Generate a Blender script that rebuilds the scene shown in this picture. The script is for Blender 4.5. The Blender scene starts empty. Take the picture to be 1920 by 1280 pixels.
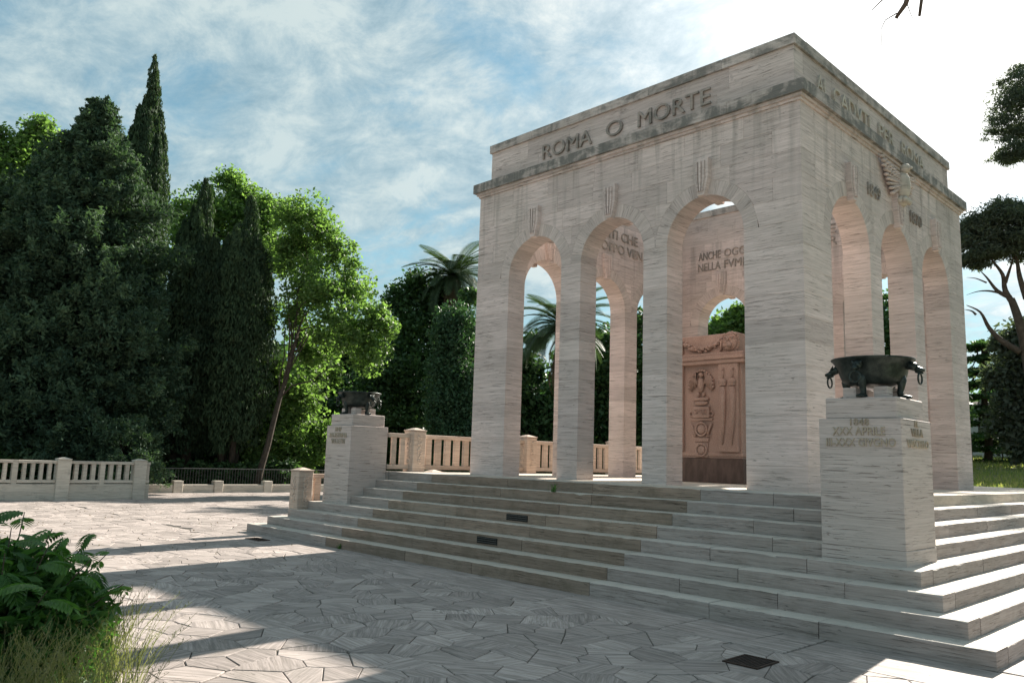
import bpy, bmesh, math, random
import numpy as np
from mathutils import Vector, Matrix

R = math.radians
rng = np.random.default_rng(7)
random.seed(7)
scene = bpy.context.scene
COL = scene.collection

# ------------------------------------------------------------------ camera
CAM = np.array([5.05, -10.7063, 1.6133])
YAW, PITCH, ROLL, FPX = 45.7274, 8.3819, 1.8218, 1490.2708
_y, _p, _r = R(YAW), R(PITCH), R(ROLL)
_F = np.array([-math.sin(_y)*math.cos(_p), math.cos(_y)*math.cos(_p), math.sin(_p)])
_R = np.cross(_F, [0, 0, 1]); _R /= np.linalg.norm(_R)
_U = np.cross(_R, _F)
_R2 = math.cos(_r)*_R + math.sin(_r)*_U
_U2 = -math.sin(_r)*_R + math.cos(_r)*_U
cam_d = bpy.data.cameras.new('camera')
cam = bpy.data.objects.new('camera', cam_d)
COL.objects.link(cam)
cam.matrix_world = Matrix(((_R2[0], _U2[0], -_F[0], CAM[0]), (_R2[1], _U2[1], -_F[1], CAM[1]),
                           (_R2[2], _U2[2], -_F[2], CAM[2]), (0, 0, 0, 1)))
cam_d.sensor_width = 36
cam_d.lens = 36*FPX/1920
cam_d.clip_start = 0.05
cam_d.clip_end = 2000
scene.camera = cam

# ------------------------------------------------------------------ light
SUN_AZ, SUN_EL = -7.0, 30.3           # azimuth from +Y towards +X
SUN_DIR = Vector((math.sin(R(SUN_AZ))*math.cos(R(SUN_EL)), math.cos(R(SUN_AZ))*math.cos(R(SUN_EL)), math.sin(R(SUN_EL))))
sd = bpy.data.lights.new('sun', 'SUN')
sd.energy = 5.0
sd.angle = R(0.6)
sd.color = (1.0, 0.93, 0.83)
sun = bpy.data.objects.new('sun', sd)
COL.objects.link(sun)
sun.rotation_euler = (-SUN_DIR).to_track_quat('-Z', 'Y').to_euler()
sun.location = (0, 30, 30)

world = bpy.data.worlds.new('World')
scene.world = world
world.use_nodes = True
wt = world.node_tree
wt.nodes.clear()
def wn(t, **kw):
    n = wt.nodes.new(t)
    for k, v in kw.items():
        setattr(n, k, v)
    return n
def wl(a, b): wt.links.new(a, b)
def wmath(op, a, b=None, c=None):
    n = wn('ShaderNodeMath', operation=op)
    for i, v in enumerate((a, b, c)):
        if v is None: continue
        if isinstance(v, (int, float)): n.inputs[i].default_value = v
        else: wl(v, n.inputs[i])
    return n.outputs[0]
def wramp(fac, stops):
    n = wn('ShaderNodeValToRGB')
    e = n.color_ramp.elements
    while len(e) < len(stops): e.new(0.5)
    for q, (p, c) in zip(e, stops):
        q.position = p; q.color = (*c, 1) if len(c) == 3 else c
    wl(fac, n.inputs[0])
    return n.outputs[0]
def wmix(fac, a, b, mode='MIX'):
    n = wn('ShaderNodeMix', data_type='RGBA', blend_type=mode)
    for i, v in ((0, fac), (6, a), (7, b)):
        if isinstance(v, (int, float)): n.inputs[i].default_value = v
        elif isinstance(v, tuple): n.inputs[i].default_value = (*v, 1)
        else: wl(v, n.inputs[i])
    return n.outputs[2]
out = wn('ShaderNodeOutputWorld')
bg = wn('ShaderNodeBackground')
sky = wn('ShaderNodeTexSky', sky_type='NISHITA')
sky.sun_disc = False
sky.sun_elevation = R(SUN_EL)
sky.sun_rotation = R(SUN_AZ)
sky.air_density = 1.0; sky.dust_density = 0.15; sky.ozone_density = 1.5
bg.inputs[1].default_value = 0.06
tc = wn('ShaderNodeTexCoord')
sep = wn('ShaderNodeSeparateXYZ'); wl(tc.outputs['Generated'], sep.inputs[0])
zc = wmath('MAXIMUM', sep.outputs[2], 0.0)
den = wmath('ADD', zc, 0.22)
cx_ = wmath('DIVIDE', sep.outputs[0], den); cy_ = wmath('DIVIDE', sep.outputs[1], den)
cmb = wn('ShaderNodeCombineXYZ'); wl(cx_, cmb.inputs[0]); wl(cy_, cmb.inputs[1]); cmb.inputs[2].default_value = 3.7
rot = wn('ShaderNodeMapping'); rot.inputs['Rotation'].default_value = (0, 0, R(28)); rot.inputs['Scale'].default_value = (1.0, 1.2, 1.0)
rot.inputs['Location'].default_value = (0.35, 0.6, 0)
wl(cmb.outputs[0], rot.inputs[0])
def wnoise(scale, detail, rough, dist=0.0, vec=None):
    n = wn('ShaderNodeTexNoise'); n.inputs['Scale'].default_value = scale; n.inputs['Detail'].default_value = detail
    n.inputs['Roughness'].default_value = rough; n.inputs['Distortion'].default_value = dist
    wl(vec or rot.outputs[0], n.inputs['Vector'])
    return n.outputs[0]
n0 = wnoise(0.55, 3, 0.5, 0.2)
n1 = wnoise(1.55, 12, 0.60, 0.35)
n2 = wnoise(5.5, 10, 0.68, 0.35)
vd = wn('ShaderNodeVectorMath', operation='DOT_PRODUCT')
wl(tc.outputs['Generated'], vd.inputs[0]); vd.inputs[1].default_value = SUN_DIR
cosang = wmath('MAXIMUM', vd.outputs['Value'], 0.0)
glow = wmath('POWER', cosang, 27.0)
glow_w = wmath('POWER', cosang, 9.0)
dens = wmath('ADD', wmath('ADD', wmath('MULTIPLY', n1, 0.62), wmath('MULTIPLY', n2, 0.20)), wmath('MULTIPLY', n0, 0.18))
mask = wramp(wmath('ADD', wmath('ADD', dens, 0.030), wmath('MULTIPLY', glow_w, 0.05)), [(0.40, (0.22,)*3), (0.475, (0.50,)*3), (0.54, (0.92,)*3), (0.62, (1, 1, 1))])
shade = wramp(wmath('ADD', wmath('MULTIPLY', n2, 0.55), wmath('MULTIPLY', n1, 0.45)), [(0.41, (0.52, 0.66, 0.74)), (0.50, (0.86, 0.94, 0.98)), (0.59, (1.34, 1.27, 1.20))])
SC = 1/0.06
skyt = wmix(1.0, sky.outputs[0], (0.72, 1.06, 0.93), 'MULTIPLY')
cloudc = wmix(1.0, shade, (0.172*SC, 0.215*SC, 0.230*SC), 'MULTIPLY')
cloudg = wmix(glow_w, cloudc, wmix(1.0, shade, (0.44*SC, 0.44*SC, 0.44*SC), 'MULTIPLY'))
c0 = wmix(mask, skyt, cloudg)
low = wmath('POWER', 2.718, wmath('MULTIPLY', zc, -7.5))
c1 = wmix(wmath('MULTIPLY', low, 0.95), c0, wmix(glow_w, (0.19*SC, 0.25*SC, 0.27*SC), (0.29*SC, 0.325*SC, 0.335*SC)))
c2 = wmix(wmath('MULTIPLY', wmath('MINIMUM', wmath('MULTIPLY', glow, 1.15), 1.0), wramp(zc, [(0.14, (0, 0, 0)), (0.36, (1, 1, 1))])), c1, (0.85*SC, 0.84*SC, 0.82*SC))
wl(c2, bg.inputs[0]); wl(bg.outputs[0], out.inputs[0])

scene.view_settings.view_transform = 'Standard'
scene.view_settings.look = 'None'
scene.view_settings.exposure = 1.45
scene.view_settings.gamma = 1.0
scene.view_settings.use_curve_mapping = False
scene.render.engine = 'CYCLES'
scene.cycles.max_bounces = 10
scene.cycles.diffuse_bounces = 7
scene.cycles.transparent_max_bounces = 8
scene.render.resolution_x = 1024
scene.render.resolution_y = 682

# ------------------------------------------------------------------ placing helpers (plain trigonometry from a viewpoint)
def bearing(px, py):
    d = _F*FPX + _R2*(px-960) - _U2*(py-640)
    return d/np.linalg.norm(d)
def spot(px, dist, py=860):
    d = bearing(px, py); h = np.array([d[0], d[1]]); h /= np.linalg.norm(h)
    return CAM[:2] + h*dist
def height(px, py, dist):
    d = bearing(px, py)
    return CAM[2] + dist*d[2]/math.hypot(d[0], d[1])

# ------------------------------------------------------------------ object helpers
def tag(o, label=None, cat=None, group=None, kind=None):
    if label: o['label'] = label
    if cat: o['category'] = cat
    if group: o['group'] = group
    if kind: o['kind'] = kind
    return o
def empty(name, loc, label, cat, group=None, rz=0):
    o = bpy.data.objects.new(name, None); COL.objects.link(o)
    o.location = loc; o.rotation_euler = (0, 0, rz); o.empty_display_size = 0.2
    return tag(o, label, cat, group)
def link(name, me, mat=None, parent=None, loc=None, rot=None, kind=None, label=None):
    o = bpy.data.objects.new(name, me); COL.objects.link(o)
    if mat is not None and len(me.materials) == 0: me.materials.append(mat)
    if parent is not None:
        o.parent = parent
        if parent.type == 'EMPTY' or True:
            pass
    if loc is not None: o.location = loc
    if rot is not None: o.rotation_euler = rot
    if kind: o['kind'] = kind
    if label: o['label'] = label
    return o
def mesh_np(name, verts, faces, smooth=False):
    me = bpy.data.meshes.new(name)
    me.from_pydata([tuple(v) for v in verts], [], [tuple(f) for f in faces])
    if smooth:
        for p in me.polygons: p.use_smooth = True
    return me
def quads_np(name, V):
    """V: (N,4,3) quads"""
    N = len(V)
    me = bpy.data.meshes.new(name)
    me.vertices.add(N*4); me.loops.add(N*4); me.polygons.add(N)
    me.vertices.foreach_set('co', V.reshape(-1).astype(np.float32))
    me.loops.foreach_set('vertex_index', np.arange(N*4, dtype=np.int32))
    me.polygons.foreach_set('loop_start', np.arange(N, dtype=np.int32)*4)
    me.polygons.foreach_set('loop_total', np.full(N, 4, dtype=np.int32))
    me.update(calc_edges=True)
    return me
def offset_poly(poly, d):
    """inward offset of a CCW polygon"""
    n = len(poly); res = []
    for i in range(n):
        a = Vector(poly[i-1]); b = Vector(poly[i]); c = Vector(poly[(i+1) % n])
        e1 = (b-a); e2 = (c-b)
        if e1.length < 1e-7 or e2.length < 1e-7: res.append(tuple(b)); continue
        e1.normalize(); e2.normalize()
        n1 = Vector((-e1.y, e1.x)); n2 = Vector((-e2.y, e2.x))
        m = n1+n2
        if m.length < 1e-4: res.append(tuple(b)); continue
        m.normalize()
        k = d/max(0.35, m.dot(n1))
        res.append((b.x+m.x*k, b.y+m.y*k))
    return res
def ccw(poly):
    s = sum(poly[i-1][0]*poly[i][1]-poly[i][0]*poly[i-1][1] for i in range(len(poly)))
    return poly if s > 0 else poly[::-1]
def prism(name, poly, w0, w1, fn, ch=0.004):
    """polygon in (a,b) swept from w0 to w1 with a chamfer at both ends; fn(a,b,w)->xyz"""
    poly = ccw(list(poly)); n = len(poly)
    ins = offset_poly(poly, ch)
    s = 1 if w1 > w0 else -1
    rings = [(ins, w0), (poly, w0+s*ch), (poly, w1-s*ch), (ins, w1)]
    V = [fn(a, b, w) for pl, w in rings for a, b in pl]
    F = []
    for k in range(3):
        for i in range(n):
            j = (i+1) % n
            F.append((k*n+i, k*n+j, (k+1)*n+j, (k+1)*n+i))
    F.append(tuple(range(n-1, -1, -1))); F.append(tuple(range(3*n, 4*n)))
    me = mesh_np(name, V, F)
    bm = bmesh.new(); bm.from_mesh(me); bmesh.ops.recalc_face_normals(bm, faces=bm.faces); bm.to_mesh(me); bm.free()
    return me
XY = lambda a, b, w: (a, b, w)
XZ = lambda a, b, w: (a, w, b)
YZ = lambda a, b, w: (w, a, b)
def add_box(bm, x0, x1, y0, y1, z0, z1, ch=0.0):
    vs = [bm.verts.new(p) for p in ((x0, y0, z0), (x1, y0, z0), (x1, y1, z0), (x0, y1, z0), (x0, y0, z1), (x1, y0, z1), (x1, y1, z1), (x0, y1, z1))]
    fs = [bm.faces.new([vs[i] for i in f]) for f in ((3, 2, 1, 0), (4, 5, 6, 7), (0, 1, 5, 4), (1, 2, 6, 5), (2, 3, 7, 6), (3, 0, 4, 7))]
    if ch > 0:
        es = list({e for f in fs for e in f.edges})
        bmesh.ops.bevel(bm, geom=es, offset=ch, segments=1, affect='EDGES')
def box_me(name, x0, x1, y0, y1, z0, z1, ch=0.004):
    bm = bmesh.new(); add_box(bm, x0, x1, y0, y1, z0, z1, ch)
    me = bpy.data.meshes.new(name); bm.to_mesh(me); bm.free(); return me
def bm_me(name, bm, smooth=False):
    bmesh.ops.recalc_face_normals(bm, faces=bm.faces)
    me = bpy.data.meshes.new(name); bm.to_mesh(me); bm.free()
    if smooth:
        for p in me.polygons: p.use_smooth = True
    return me
def tube(bm, pts, rad, seg=8, cap=True):
    pts = [Vector(p) for p in pts]; rings = []
    prev = None
    for i, p in enumerate(pts):
        t = (pts[min(i+1, len(pts)-1)]-pts[max(i-1, 0)])
        if t.length < 1e-8: t = Vector((0, 0, 1))
        t.normalize()
        if prev is None:
            a = t.orthogonal().normalized()
        else:
            a = (prev - t*prev.dot(t))
            a = a.normalized() if a.length > 1e-6 else t.orthogonal().normalized()
        prev = a
        b = t.cross(a)
        r = rad[i] if hasattr(rad, '__len__') else rad
        rings.append([bm.verts.new(p+(a*math.cos(2*math.pi*k/seg)+b*math.sin(2*math.pi*k/seg))*r) for k in range(seg)])
    for u, v in zip(rings, rings[1:]):
        for k in range(seg):
            bm.faces.new((u[k], u[(k+1) % seg], v[(k+1) % seg], v[k]))
    if cap:
        bm.faces.new(rings[0][::-1]); bm.faces.new(rings[-1])
def lathe(bm, prof, seg=32, c=(0, 0)):
    rings = []
    for r, z in prof:
        rings.append([bm.verts.new((c[0]+r*math.cos(2*math.pi*k/seg), c[1]+r*math.sin(2*math.pi*k/seg), z)) for k in range(seg)])
    for u, v in zip(rings, rings[1:]):
        for k in range(seg):
            bm.faces.new((u[k], u[(k+1) % seg], v[(k+1) % seg], v[k]))
def blob(bm, c, s, sub=2, rot=None, noise=0.0):
    m = Matrix.Translation(c) @ (rot if rot else Matrix()) @ Matrix.Diagonal((*s, 1))
    r = bmesh.ops.create_icosphere(bm, subdivisions=sub, radius=1, matrix=m)
    if noise:
        for v in r['verts']:
            v.co += Vector((random.uniform(-1, 1), random.uniform(-1, 1), random.uniform(-1, 1)))*noise
def torus(bm, c, r, t, axis='Y', seg=20, ms=8, scale=(1, 1, 1)):
    rings = []
    for i in range(seg):
        a = 2*math.pi*i/seg; ring = []
        for j in range(ms):
            b = 2*math.pi*j/ms
            rr = r+t*math.cos(b)
            p = {'Y': (rr*math.cos(a), t*math.sin(b), rr*math.sin(a)), 'X': (t*math.sin(b), rr*math.cos(a), rr*math.sin(a)), 'Z': (rr*math.cos(a), rr*math.sin(a), t*math.sin(b))}[axis]
            ring.append(bm.verts.new((c[0]+p[0]*scale[0], c[1]+p[1]*scale[1], c[2]+p[2]*scale[2])))
        rings.append(ring)
    for i in range(seg):
        u, v = rings[i], rings[(i+1) % seg]
        for j in range(ms):
            bm.faces.new((u[j], u[(j+1) % ms], v[(j+1) % ms], v[j]))

# ------------------------------------------------------------------ materials
class Mat:
    def __init__(s, name):
        s.m = bpy.data.materials.new(name); s.m.use_nodes = True
        s.t = s.m.node_tree; s.t.nodes.clear()
        s.out = s.n('ShaderNodeOutputMaterial'); s.b = s.n('ShaderNodeBsdfPrincipled')
        s.l(s.b.outputs[0], s.out.inputs[0])
        s.b.inputs['Specular IOR Level'].default_value = 0.3
    def n(s, t, **kw):
        n = s.t.nodes.new(t)
        for k, v in kw.items(): setattr(n, k, v)
        return n
    def l(s, a, b): s.t.links.new(a, b)
    def setv(s, sock, v):
        if isinstance(v, (int, float)): sock.default_value = v
        elif isinstance(v, tuple): sock.default_value = (*v, 1) if len(v) == 3 and sock.type == 'RGBA' else v
        else: s.l(v, sock)
    def math(s, op, a, b=0.0, c=None, clamp=False):
        n = s.n('ShaderNodeMath', operation=op, use_clamp=clamp)
        s.setv(n.inputs[0], a); s.setv(n.inputs[1], b)
        if c is not None: s.setv(n.inputs[2], c)
        return n.outputs[0]
    def mix(s, f, a, b, mode='MIX'):
        n = s.n('ShaderNodeMix', data_type='RGBA', blend_type=mode)
        s.setv(n.inputs[0], f); s.setv(n.inputs[6], a); s.setv(n.inputs[7], b)
        return n.outputs[2]
    def ramp(s, f, stops):
        n = s.n('ShaderNodeValToRGB'); e = n.color_ramp.elements
        while len(e) < len(stops): e.new(0.5)
        for q, (p, c) in zip(e, stops):
            q.position = p; c = (c, c, c) if isinstance(c, (int, float)) else c; q.color = (*c, 1)
        s.l(f, n.inputs[0]); return n.outputs[0]
    def noise(s, vec, scale, detail=4, rough=0.55, dist=0.0):
        n = s.n('ShaderNodeTexNoise'); n.inputs['Scale'].default_value = scale; n.inputs['Detail'].default_value = detail
        n.inputs['Roughness'].default_value = rough; n.inputs['Distortion'].default_value = dist
        s.l(vec, n.inputs['Vector']); return n.outputs[0]
    def mapping(s, vec, scale=(1, 1, 1), rot=(0, 0, 0), loc=(0, 0, 0)):
        n = s.n('ShaderNodeMapping'); n.inputs['Scale'].default_value = scale; n.inputs['Rotation'].default_value = rot
        n.inputs['Location'].default_value = loc
        s.l(vec, n.inputs[0]); return n.outputs[0]
    def pos(s): return s.n('ShaderNodeNewGeometry').outputs['Position']
    def objc(s): return s.n('ShaderNodeTexCoord').outputs['Object']
    def orand(s): return s.n('ShaderNodeObjectInfo').outputs['Random']
    def attr(s, name):
        n = s.n('ShaderNodeAttribute'); n.attribute_name = name; return n
    def bump(s, h, strength=0.4, dist=0.01):
        n = s.n('ShaderNodeBump'); n.inputs['Strength'].default_value = strength; n.inputs['Distance'].default_value = dist
        s.setv(n.inputs['Height'], h); s.l(n.outputs[0], s.b.inputs['Normal'])

def travertine(name, light=(0.69, 0.58, 0.545), dark=(0.45, 0.37, 0.34), stain=0.0, coords='pos', zs=13.0, pit=1.0, rnd=0.26, riser=0.0, scale=1.0, moss=0.0, drip=0.0):
    M = Mat(name)
    p = M.pos() if coords == 'pos' else M.objc()
    r = M.orand()
    off = M.n('ShaderNodeCombineXYZ'); M.l(M.math('MULTIPLY', r, 37.0), off.inputs[0]); M.l(M.math('MULTIPLY', r, 53.0), off.inputs[1]); M.l(M.math('MULTIPLY', r, 11.0), off.inputs[2])
    va = M.n('ShaderNodeVectorMath', operation='ADD'); M.l(p, va.inputs[0]); M.l(off.outputs[0], va.inputs[1])
    v = va.outputs[0]
    vein = M.noise(M.mapping(v, (0.55*scale, 0.55*scale, zs*1.9*scale)), 1.0, 8, 0.72, 0.12)
    fine = M.noise(M.mapping(v, (2.2*scale, 2.2*scale, zs*5.5*scale)), 1.0, 5, 0.65, 0.1)
    big = M.noise(p, 0.7, 3, 0.5)
    col = M.mix(M.ramp(vein, [(0.30, 0.25), (0.62, 1.0)]), dark, light)
    col = M.mix(M.math('MULTIPLY', M.ramp(fine, [(0.42, 1.0), (0.54, 0.0)]), 0.30), col, (dark[0]*0.62, dark[1]*0.6, dark[2]*0.58))
    col = M.mix(M.math('MULTIPLY', M.ramp(big, [(0.4, 0.0), (0.66, 1.0)]), 0.30), col, (0.36, 0.335, 0.29))
    # open pores and slots along the bedding
    pv = M.mapping(v, (9*scale, 9*scale, 60*scale))
    pn = M.noise(pv, 1.0, 3, 0.55, 0.2)
    pm = M.noise(v, 1.7, 3, 0.5)
    pits = M.math('MULTIPLY', M.ramp(pn, [(0.655, 0.0), (0.70, 1.0)]), M.ramp(pm, [(0.40, 0.0), (0.56, 1.0)]))
    sv = M.mapping(v, (2.6*scale, 2.6*scale, 95*scale))
    slots = M.math('MULTIPLY', M.ramp(M.noise(sv, 1.0, 4, 0.6, 0.1), [(0.60, 0.0), (0.64, 1.0)]), M.ramp(pm, [(0.34, 0.0), (0.48, 1.0)]))
    holes = M.math('MAXIMUM', pits, slots)
    col = M.mix(M.math('MULTIPLY', holes, 0.58*pit), col, (0.085, 0.066, 0.05))
    tone = M.math('ADD', 1.0-rnd/2, M.math('MULTIPLY', r, rnd))
    tn = M.n('ShaderNodeCombineColor'); [M.l(tone, tn.inputs[i]) for i in range(3)]
    col = M.mix(1.0, col, tn.outputs[0], 'MULTIPLY')
    if drip:
        dn = M.noise(M.mapping(p, (5.0, 5.0, 0.35)), 1.0, 5, 0.6, 0.2)
        sz = M.n('ShaderNodeSeparateXYZ'); M.l(p, sz.inputs[0])
        hz = M.ramp(M.math('DIVIDE', sz.outputs[2], 8.0), [(0.62, 0.0), (0.87, 1.0)])
        col = M.mix(M.math('MULTIPLY', M.math('MULTIPLY', M.ramp(dn, [(0.50, 0.0), (0.66, 1.0)]), hz), drip), col, (0.22, 0.20, 0.175))
    if stain:
        sn = M.noise(M.mapping(p, (1.1, 1.1, 2.0)), 1.6, 7, 0.68, 0.5)
        st = M.noise(M.mapping(p, (7.0, 7.0, 0.7)), 1.0, 4, 0.6)
        f = M.math('MULTIPLY', M.ramp(M.math('ADD', M.math('MULTIPLY', sn, 0.7), M.math('MULTIPLY', st, 0.3)), [(0.60-0.2*stain, 0.0), (0.72-0.2*stain, 1.0)]), min(1.0, 0.55+0.4*stain))
        col = M.mix(f, col, (0.145, 0.142, 0.13))
    if moss:
        mn = M.noise(p, 2.2, 6, 0.7)
        col = M.mix(M.math('MULTIPLY', M.ramp(mn, [(0.5, 0.0), (0.66, 1.0)]), moss), col, (0.20, 0.16, 0.12))
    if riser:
        # sky light painted in: upward faces paler, upright ones darker with some grime
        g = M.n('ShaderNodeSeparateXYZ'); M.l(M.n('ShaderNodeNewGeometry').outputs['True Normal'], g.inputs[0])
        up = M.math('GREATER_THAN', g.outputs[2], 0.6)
        riser_dim = M.mix(1.0, col, riser, 'MULTIPLY')
        tread_lit = M.mix(0.6, col, (0.56, 0.51, 0.44))
        col = M.mix(up, riser_dim, tread_lit)
    M.l(col, M.b.inputs['Base Color'])
    M.b.inputs['Roughness'].default_value = 0.82
    h = M.math('SUBTRACT', M.math('MULTIPLY', fine, 0.5), M.math('MULTIPLY', holes, 1.0))
    M.bump(h, 0.55, 0.012)
    return M.m
m_trav = travertine('travertine', drip=0.55)
m_vous = travertine('travertine_fan', coords='obj', zs=11)
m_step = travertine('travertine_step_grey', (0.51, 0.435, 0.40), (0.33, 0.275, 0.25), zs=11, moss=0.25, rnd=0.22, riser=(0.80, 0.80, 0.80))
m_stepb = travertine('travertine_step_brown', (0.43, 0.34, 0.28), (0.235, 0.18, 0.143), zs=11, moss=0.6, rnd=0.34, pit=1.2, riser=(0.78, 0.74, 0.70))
m_corn = travertine('travertine_stained', (0.52, 0.455, 0.42), (0.33, 0.285, 0.26), stain=0.95)
m_cap = travertine('travertine_cap', (0.54, 0.475, 0.44), (0.36, 0.31, 0.28), stain=0.7)
m_attic = travertine('travertine_attic', (0.62, 0.525, 0.49), (0.42, 0.345, 0.315), stain=0.2)
m_ped = travertine('travertine_pedestal', (0.57, 0.49, 0.455), (0.42, 0.355, 0.325), zs=13, pit=1.1, rnd=0.05)
m_bal = travertine('travertine_balustrade', (0.63, 0.50, 0.41), (0.45, 0.34, 0.275), coords='pos', zs=8, pit=0.5, stain=0.1)
m_balw = travertine('travertine_pale', (0.62, 0.555, 0.47), (0.44, 0.385, 0.32), zs=8, pit=0.5, stain=0.22)
m_floor = travertine('travertine_floor', (0.68, 0.575, 0.475), (0.54, 0.45, 0.36), zs=2, pit=0.5)

def stone_pave(name):
    M = Mat(name)
    uv = M.attr('grain').outputs['Vector']
    ti = M.attr('tint').outputs['Fac']
    p = M.pos()
    g = M.noise(M.mapping(uv, (1.6, 24.0, 1.0)), 1.0, 6, 0.66, 0.5)
    g2 = M.noise(M.mapping(uv, (3.0, 55.0, 1.0)), 1.0, 4, 0.6, 0.2)
    big = M.noise(p, 0.45, 4, 0.6)
    col = M.mix(M.ramp(g, [(0.33, 0.0), (0.60, 1.0)]), (0.20, 0.17, 0.157), (0.44, 0.375, 0.345))
    col = M.mix(M.math('MULTIPLY', M.ramp(g2, [(0.42, 1.0), (0.55, 0.0)]), 0.45), col, (0.17, 0.145, 0.12))
    col = M.mix(M.math('MULTIPLY', M.ramp(big, [(0.42, 0.0), (0.64, 1.0)]), 0.35), col, (0.24, 0.21, 0.19))
    spot_ = M.noise(p, 1.9, 7, 0.7, 0.6)
    col = M.mix(M.math('MULTIPLY', M.ramp(spot_, [(0.54, 0.0), (0.68, 1.0)]), 0.45), col, (0.16, 0.14, 0.12))
    sc = M.math('ADD', 0.78, M.math('MULTIPLY', ti, 0.44))
    tn = M.n('ShaderNodeCombineColor'); [M.l(sc, tn.inputs[i]) for i in range(3)]
    col = M.mix(1.0, col, tn.outputs[0], 'MULTIPLY')
    pn = M.noise(M.mapping(uv, (8.0, 40.0, 1.0)), 1.0, 3, 0.55)
    pit = M.ramp(pn, [(0.66, 0.0), (0.71, 1.0)])
    col = M.mix(M.math('MULTIPLY', pit, 0.6), col, (0.07, 0.058, 0.045))
    M.l(col, M.b.inputs['Base Color']); M.b.inputs['Roughness'].default_value = 0.75
    M.bump(M.math('SUBTRACT', M.math('MULTIPLY', g2, 0.6), pit), 0.5, 0.008)
    return M.m
m_pave = stone_pave('crazy_paving_travertine')

def simple(name, col, rough=0.8, nscale=3.0, var=0.25, bumps=0.0, metal=0.0, col2=None):
    M = Mat(name); p = M.pos()
    n = M.noise(p, nscale, 5, 0.6)
    c2 = col2 or tuple(c*(1-var) for c in col)
    M.l(M.mix(M.ramp(n, [(0.35, 0.0), (0.65, 1.0)]), c2, col), M.b.inputs['Base Color'])
    M.b.inputs['Roughness'].default_value = rough; M.b.inputs['Metallic'].default_value = metal
    if bumps: M.bump(n, bumps, 0.02)
    return M.m
m_joint = simple('joint_mortar', (0.13, 0.115, 0.095), 0.95, 8, 0.4)
m_soil = simple('soil_and_litter', (0.11, 0.09, 0.06), 0.95, 1.5, 0.5, 0.4, col2=(0.05, 0.06, 0.025))
m_iron = simple('dark_iron', (0.11, 0.11, 0.105), 0.5, 9, 0.3, metal=0.6)
m_void = simple('grate_dark', (0.018, 0.017, 0.016), 0.8, 9, 0.3)
m_rust = simple('rusty_grate', (0.07, 0.045, 0.035), 0.7, 20, 0.5, 0.3, metal=0.3)
m_bark = simple('bark', (0.085, 0.065, 0.05), 0.95, 9, 0.5, 0.8)
m_barkp = simple('pine_bark', (0.12, 0.085, 0.065), 0.95, 6, 0.5, 0.8)
m_white = simple('pale_plaster', (0.5, 0.5, 0.48), 0.9, 1.0, 0.15)
M = Mat('bronze'); _n = M.noise(M.pos(), 14, 5, 0.6)
M.l(M.mix(M.ramp(_n, [(0.4, 0.0), (0.65, 1.0)]), (0.022, 0.030, 0.028), (0.05, 0.062, 0.055)), M.b.inputs['Base Color'])
M.b.inputs['Metallic'].default_value = 0.55; M.b.inputs['Roughness'].default_value = 0.42; M.bump(_n, 0.4, 0.006); m_bronze = M.m
M = Mat('red_granite'); _p = M.pos(); _n = M.noise(_p, 60, 4, 0.7); _v = M.noise(M.mapping(_p, (1, 1, 0.35)), 3.0, 5, 0.6)
_c = M.mix(M.ramp(_n, [(0.4, 0.0), (0.6, 1.0)]), (0.33, 0.205, 0.165), (0.48, 0.335, 0.275))
M.l(M.mix(M.math('MULTIPLY', M.ramp(_v, [(0.4, 0.0), (0.65, 1.0)]), 0.3), _c, (0.17, 0.10, 0.075)), M.b.inputs['Base Color'])
M.b.inputs['Roughness'].default_value = 0.6; M.bump(_n, 0.2, 0.004); m_gran = M.m
M = Mat('dark_granite_base'); _n = M.noise(M.mapping(M.pos(), (1, 1, 0.3)), 6, 5, 0.65)
M.l(M.mix(M.ramp(_n, [(0.38, 0.0), (0.64, 1.0)]), (0.075, 0.046, 0.038), (0.14, 0.09, 0.072)), M.b.inputs['Base Color'])
M.b.inputs['Roughness'].default_value = 0.5; m_grab = M.m

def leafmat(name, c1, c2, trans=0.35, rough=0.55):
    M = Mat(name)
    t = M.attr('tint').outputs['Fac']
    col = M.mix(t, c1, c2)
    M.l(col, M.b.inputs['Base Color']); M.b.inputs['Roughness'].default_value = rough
    M.b.inputs['Specular IOR Level'].default_value = 0.25
    if trans:
        tr = M.n('ShaderNodeBsdfTranslucent'); g = M.n('ShaderNodeMix', data_type='RGBA', blend_type='MULTIPLY')
        g.inputs[0].default_value = 1.0; M.l(col, g.inputs[6]); g.inputs[7].default_value = (1.7, 2.0, 0.95, 1)
        M.l(g.outputs[2], tr.inputs[0])
        mx = M.n('ShaderNodeMixShader'); mx.inputs[0].default_value = trans
        M.l(M.b.outputs[0], mx.inputs[1]); M.l(tr.outputs[0], mx.inputs[2]); M.l(mx.outputs[0], M.out.inputs[0])
    return M.m
l_plane = leafmat('plane_leaves', (0.070, 0.120, 0.040), (0.165, 0.24, 0.085), 0.5)
l_cyp = leafmat('cypress_foliage', (0.024, 0.045, 0.024), (0.068, 0.105, 0.050), 0.15, 0.8)
l_con = leafmat('conifer_foliage', (0.024, 0.050, 0.031), (0.105, 0.160, 0.088), 0.2, 0.8)
l_dark = leafmat('evergreen_leaves', (0.026, 0.062, 0.028), (0.080, 0.135, 0.052), 0.3)
l_ivy = leafmat('ivy_leaves', (0.024, 0.060, 0.032), (0.058, 0.110, 0.052), 0.2)
l_palm = leafmat('palm_fronds', (0.030, 0.055, 0.026), (0.070, 0.100, 0.050), 0.2)
l_pine = leafmat('pine_needles', (0.062, 0.080, 0.060), (0.115, 0.130, 0.098), 0.25, 0.8)
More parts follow.
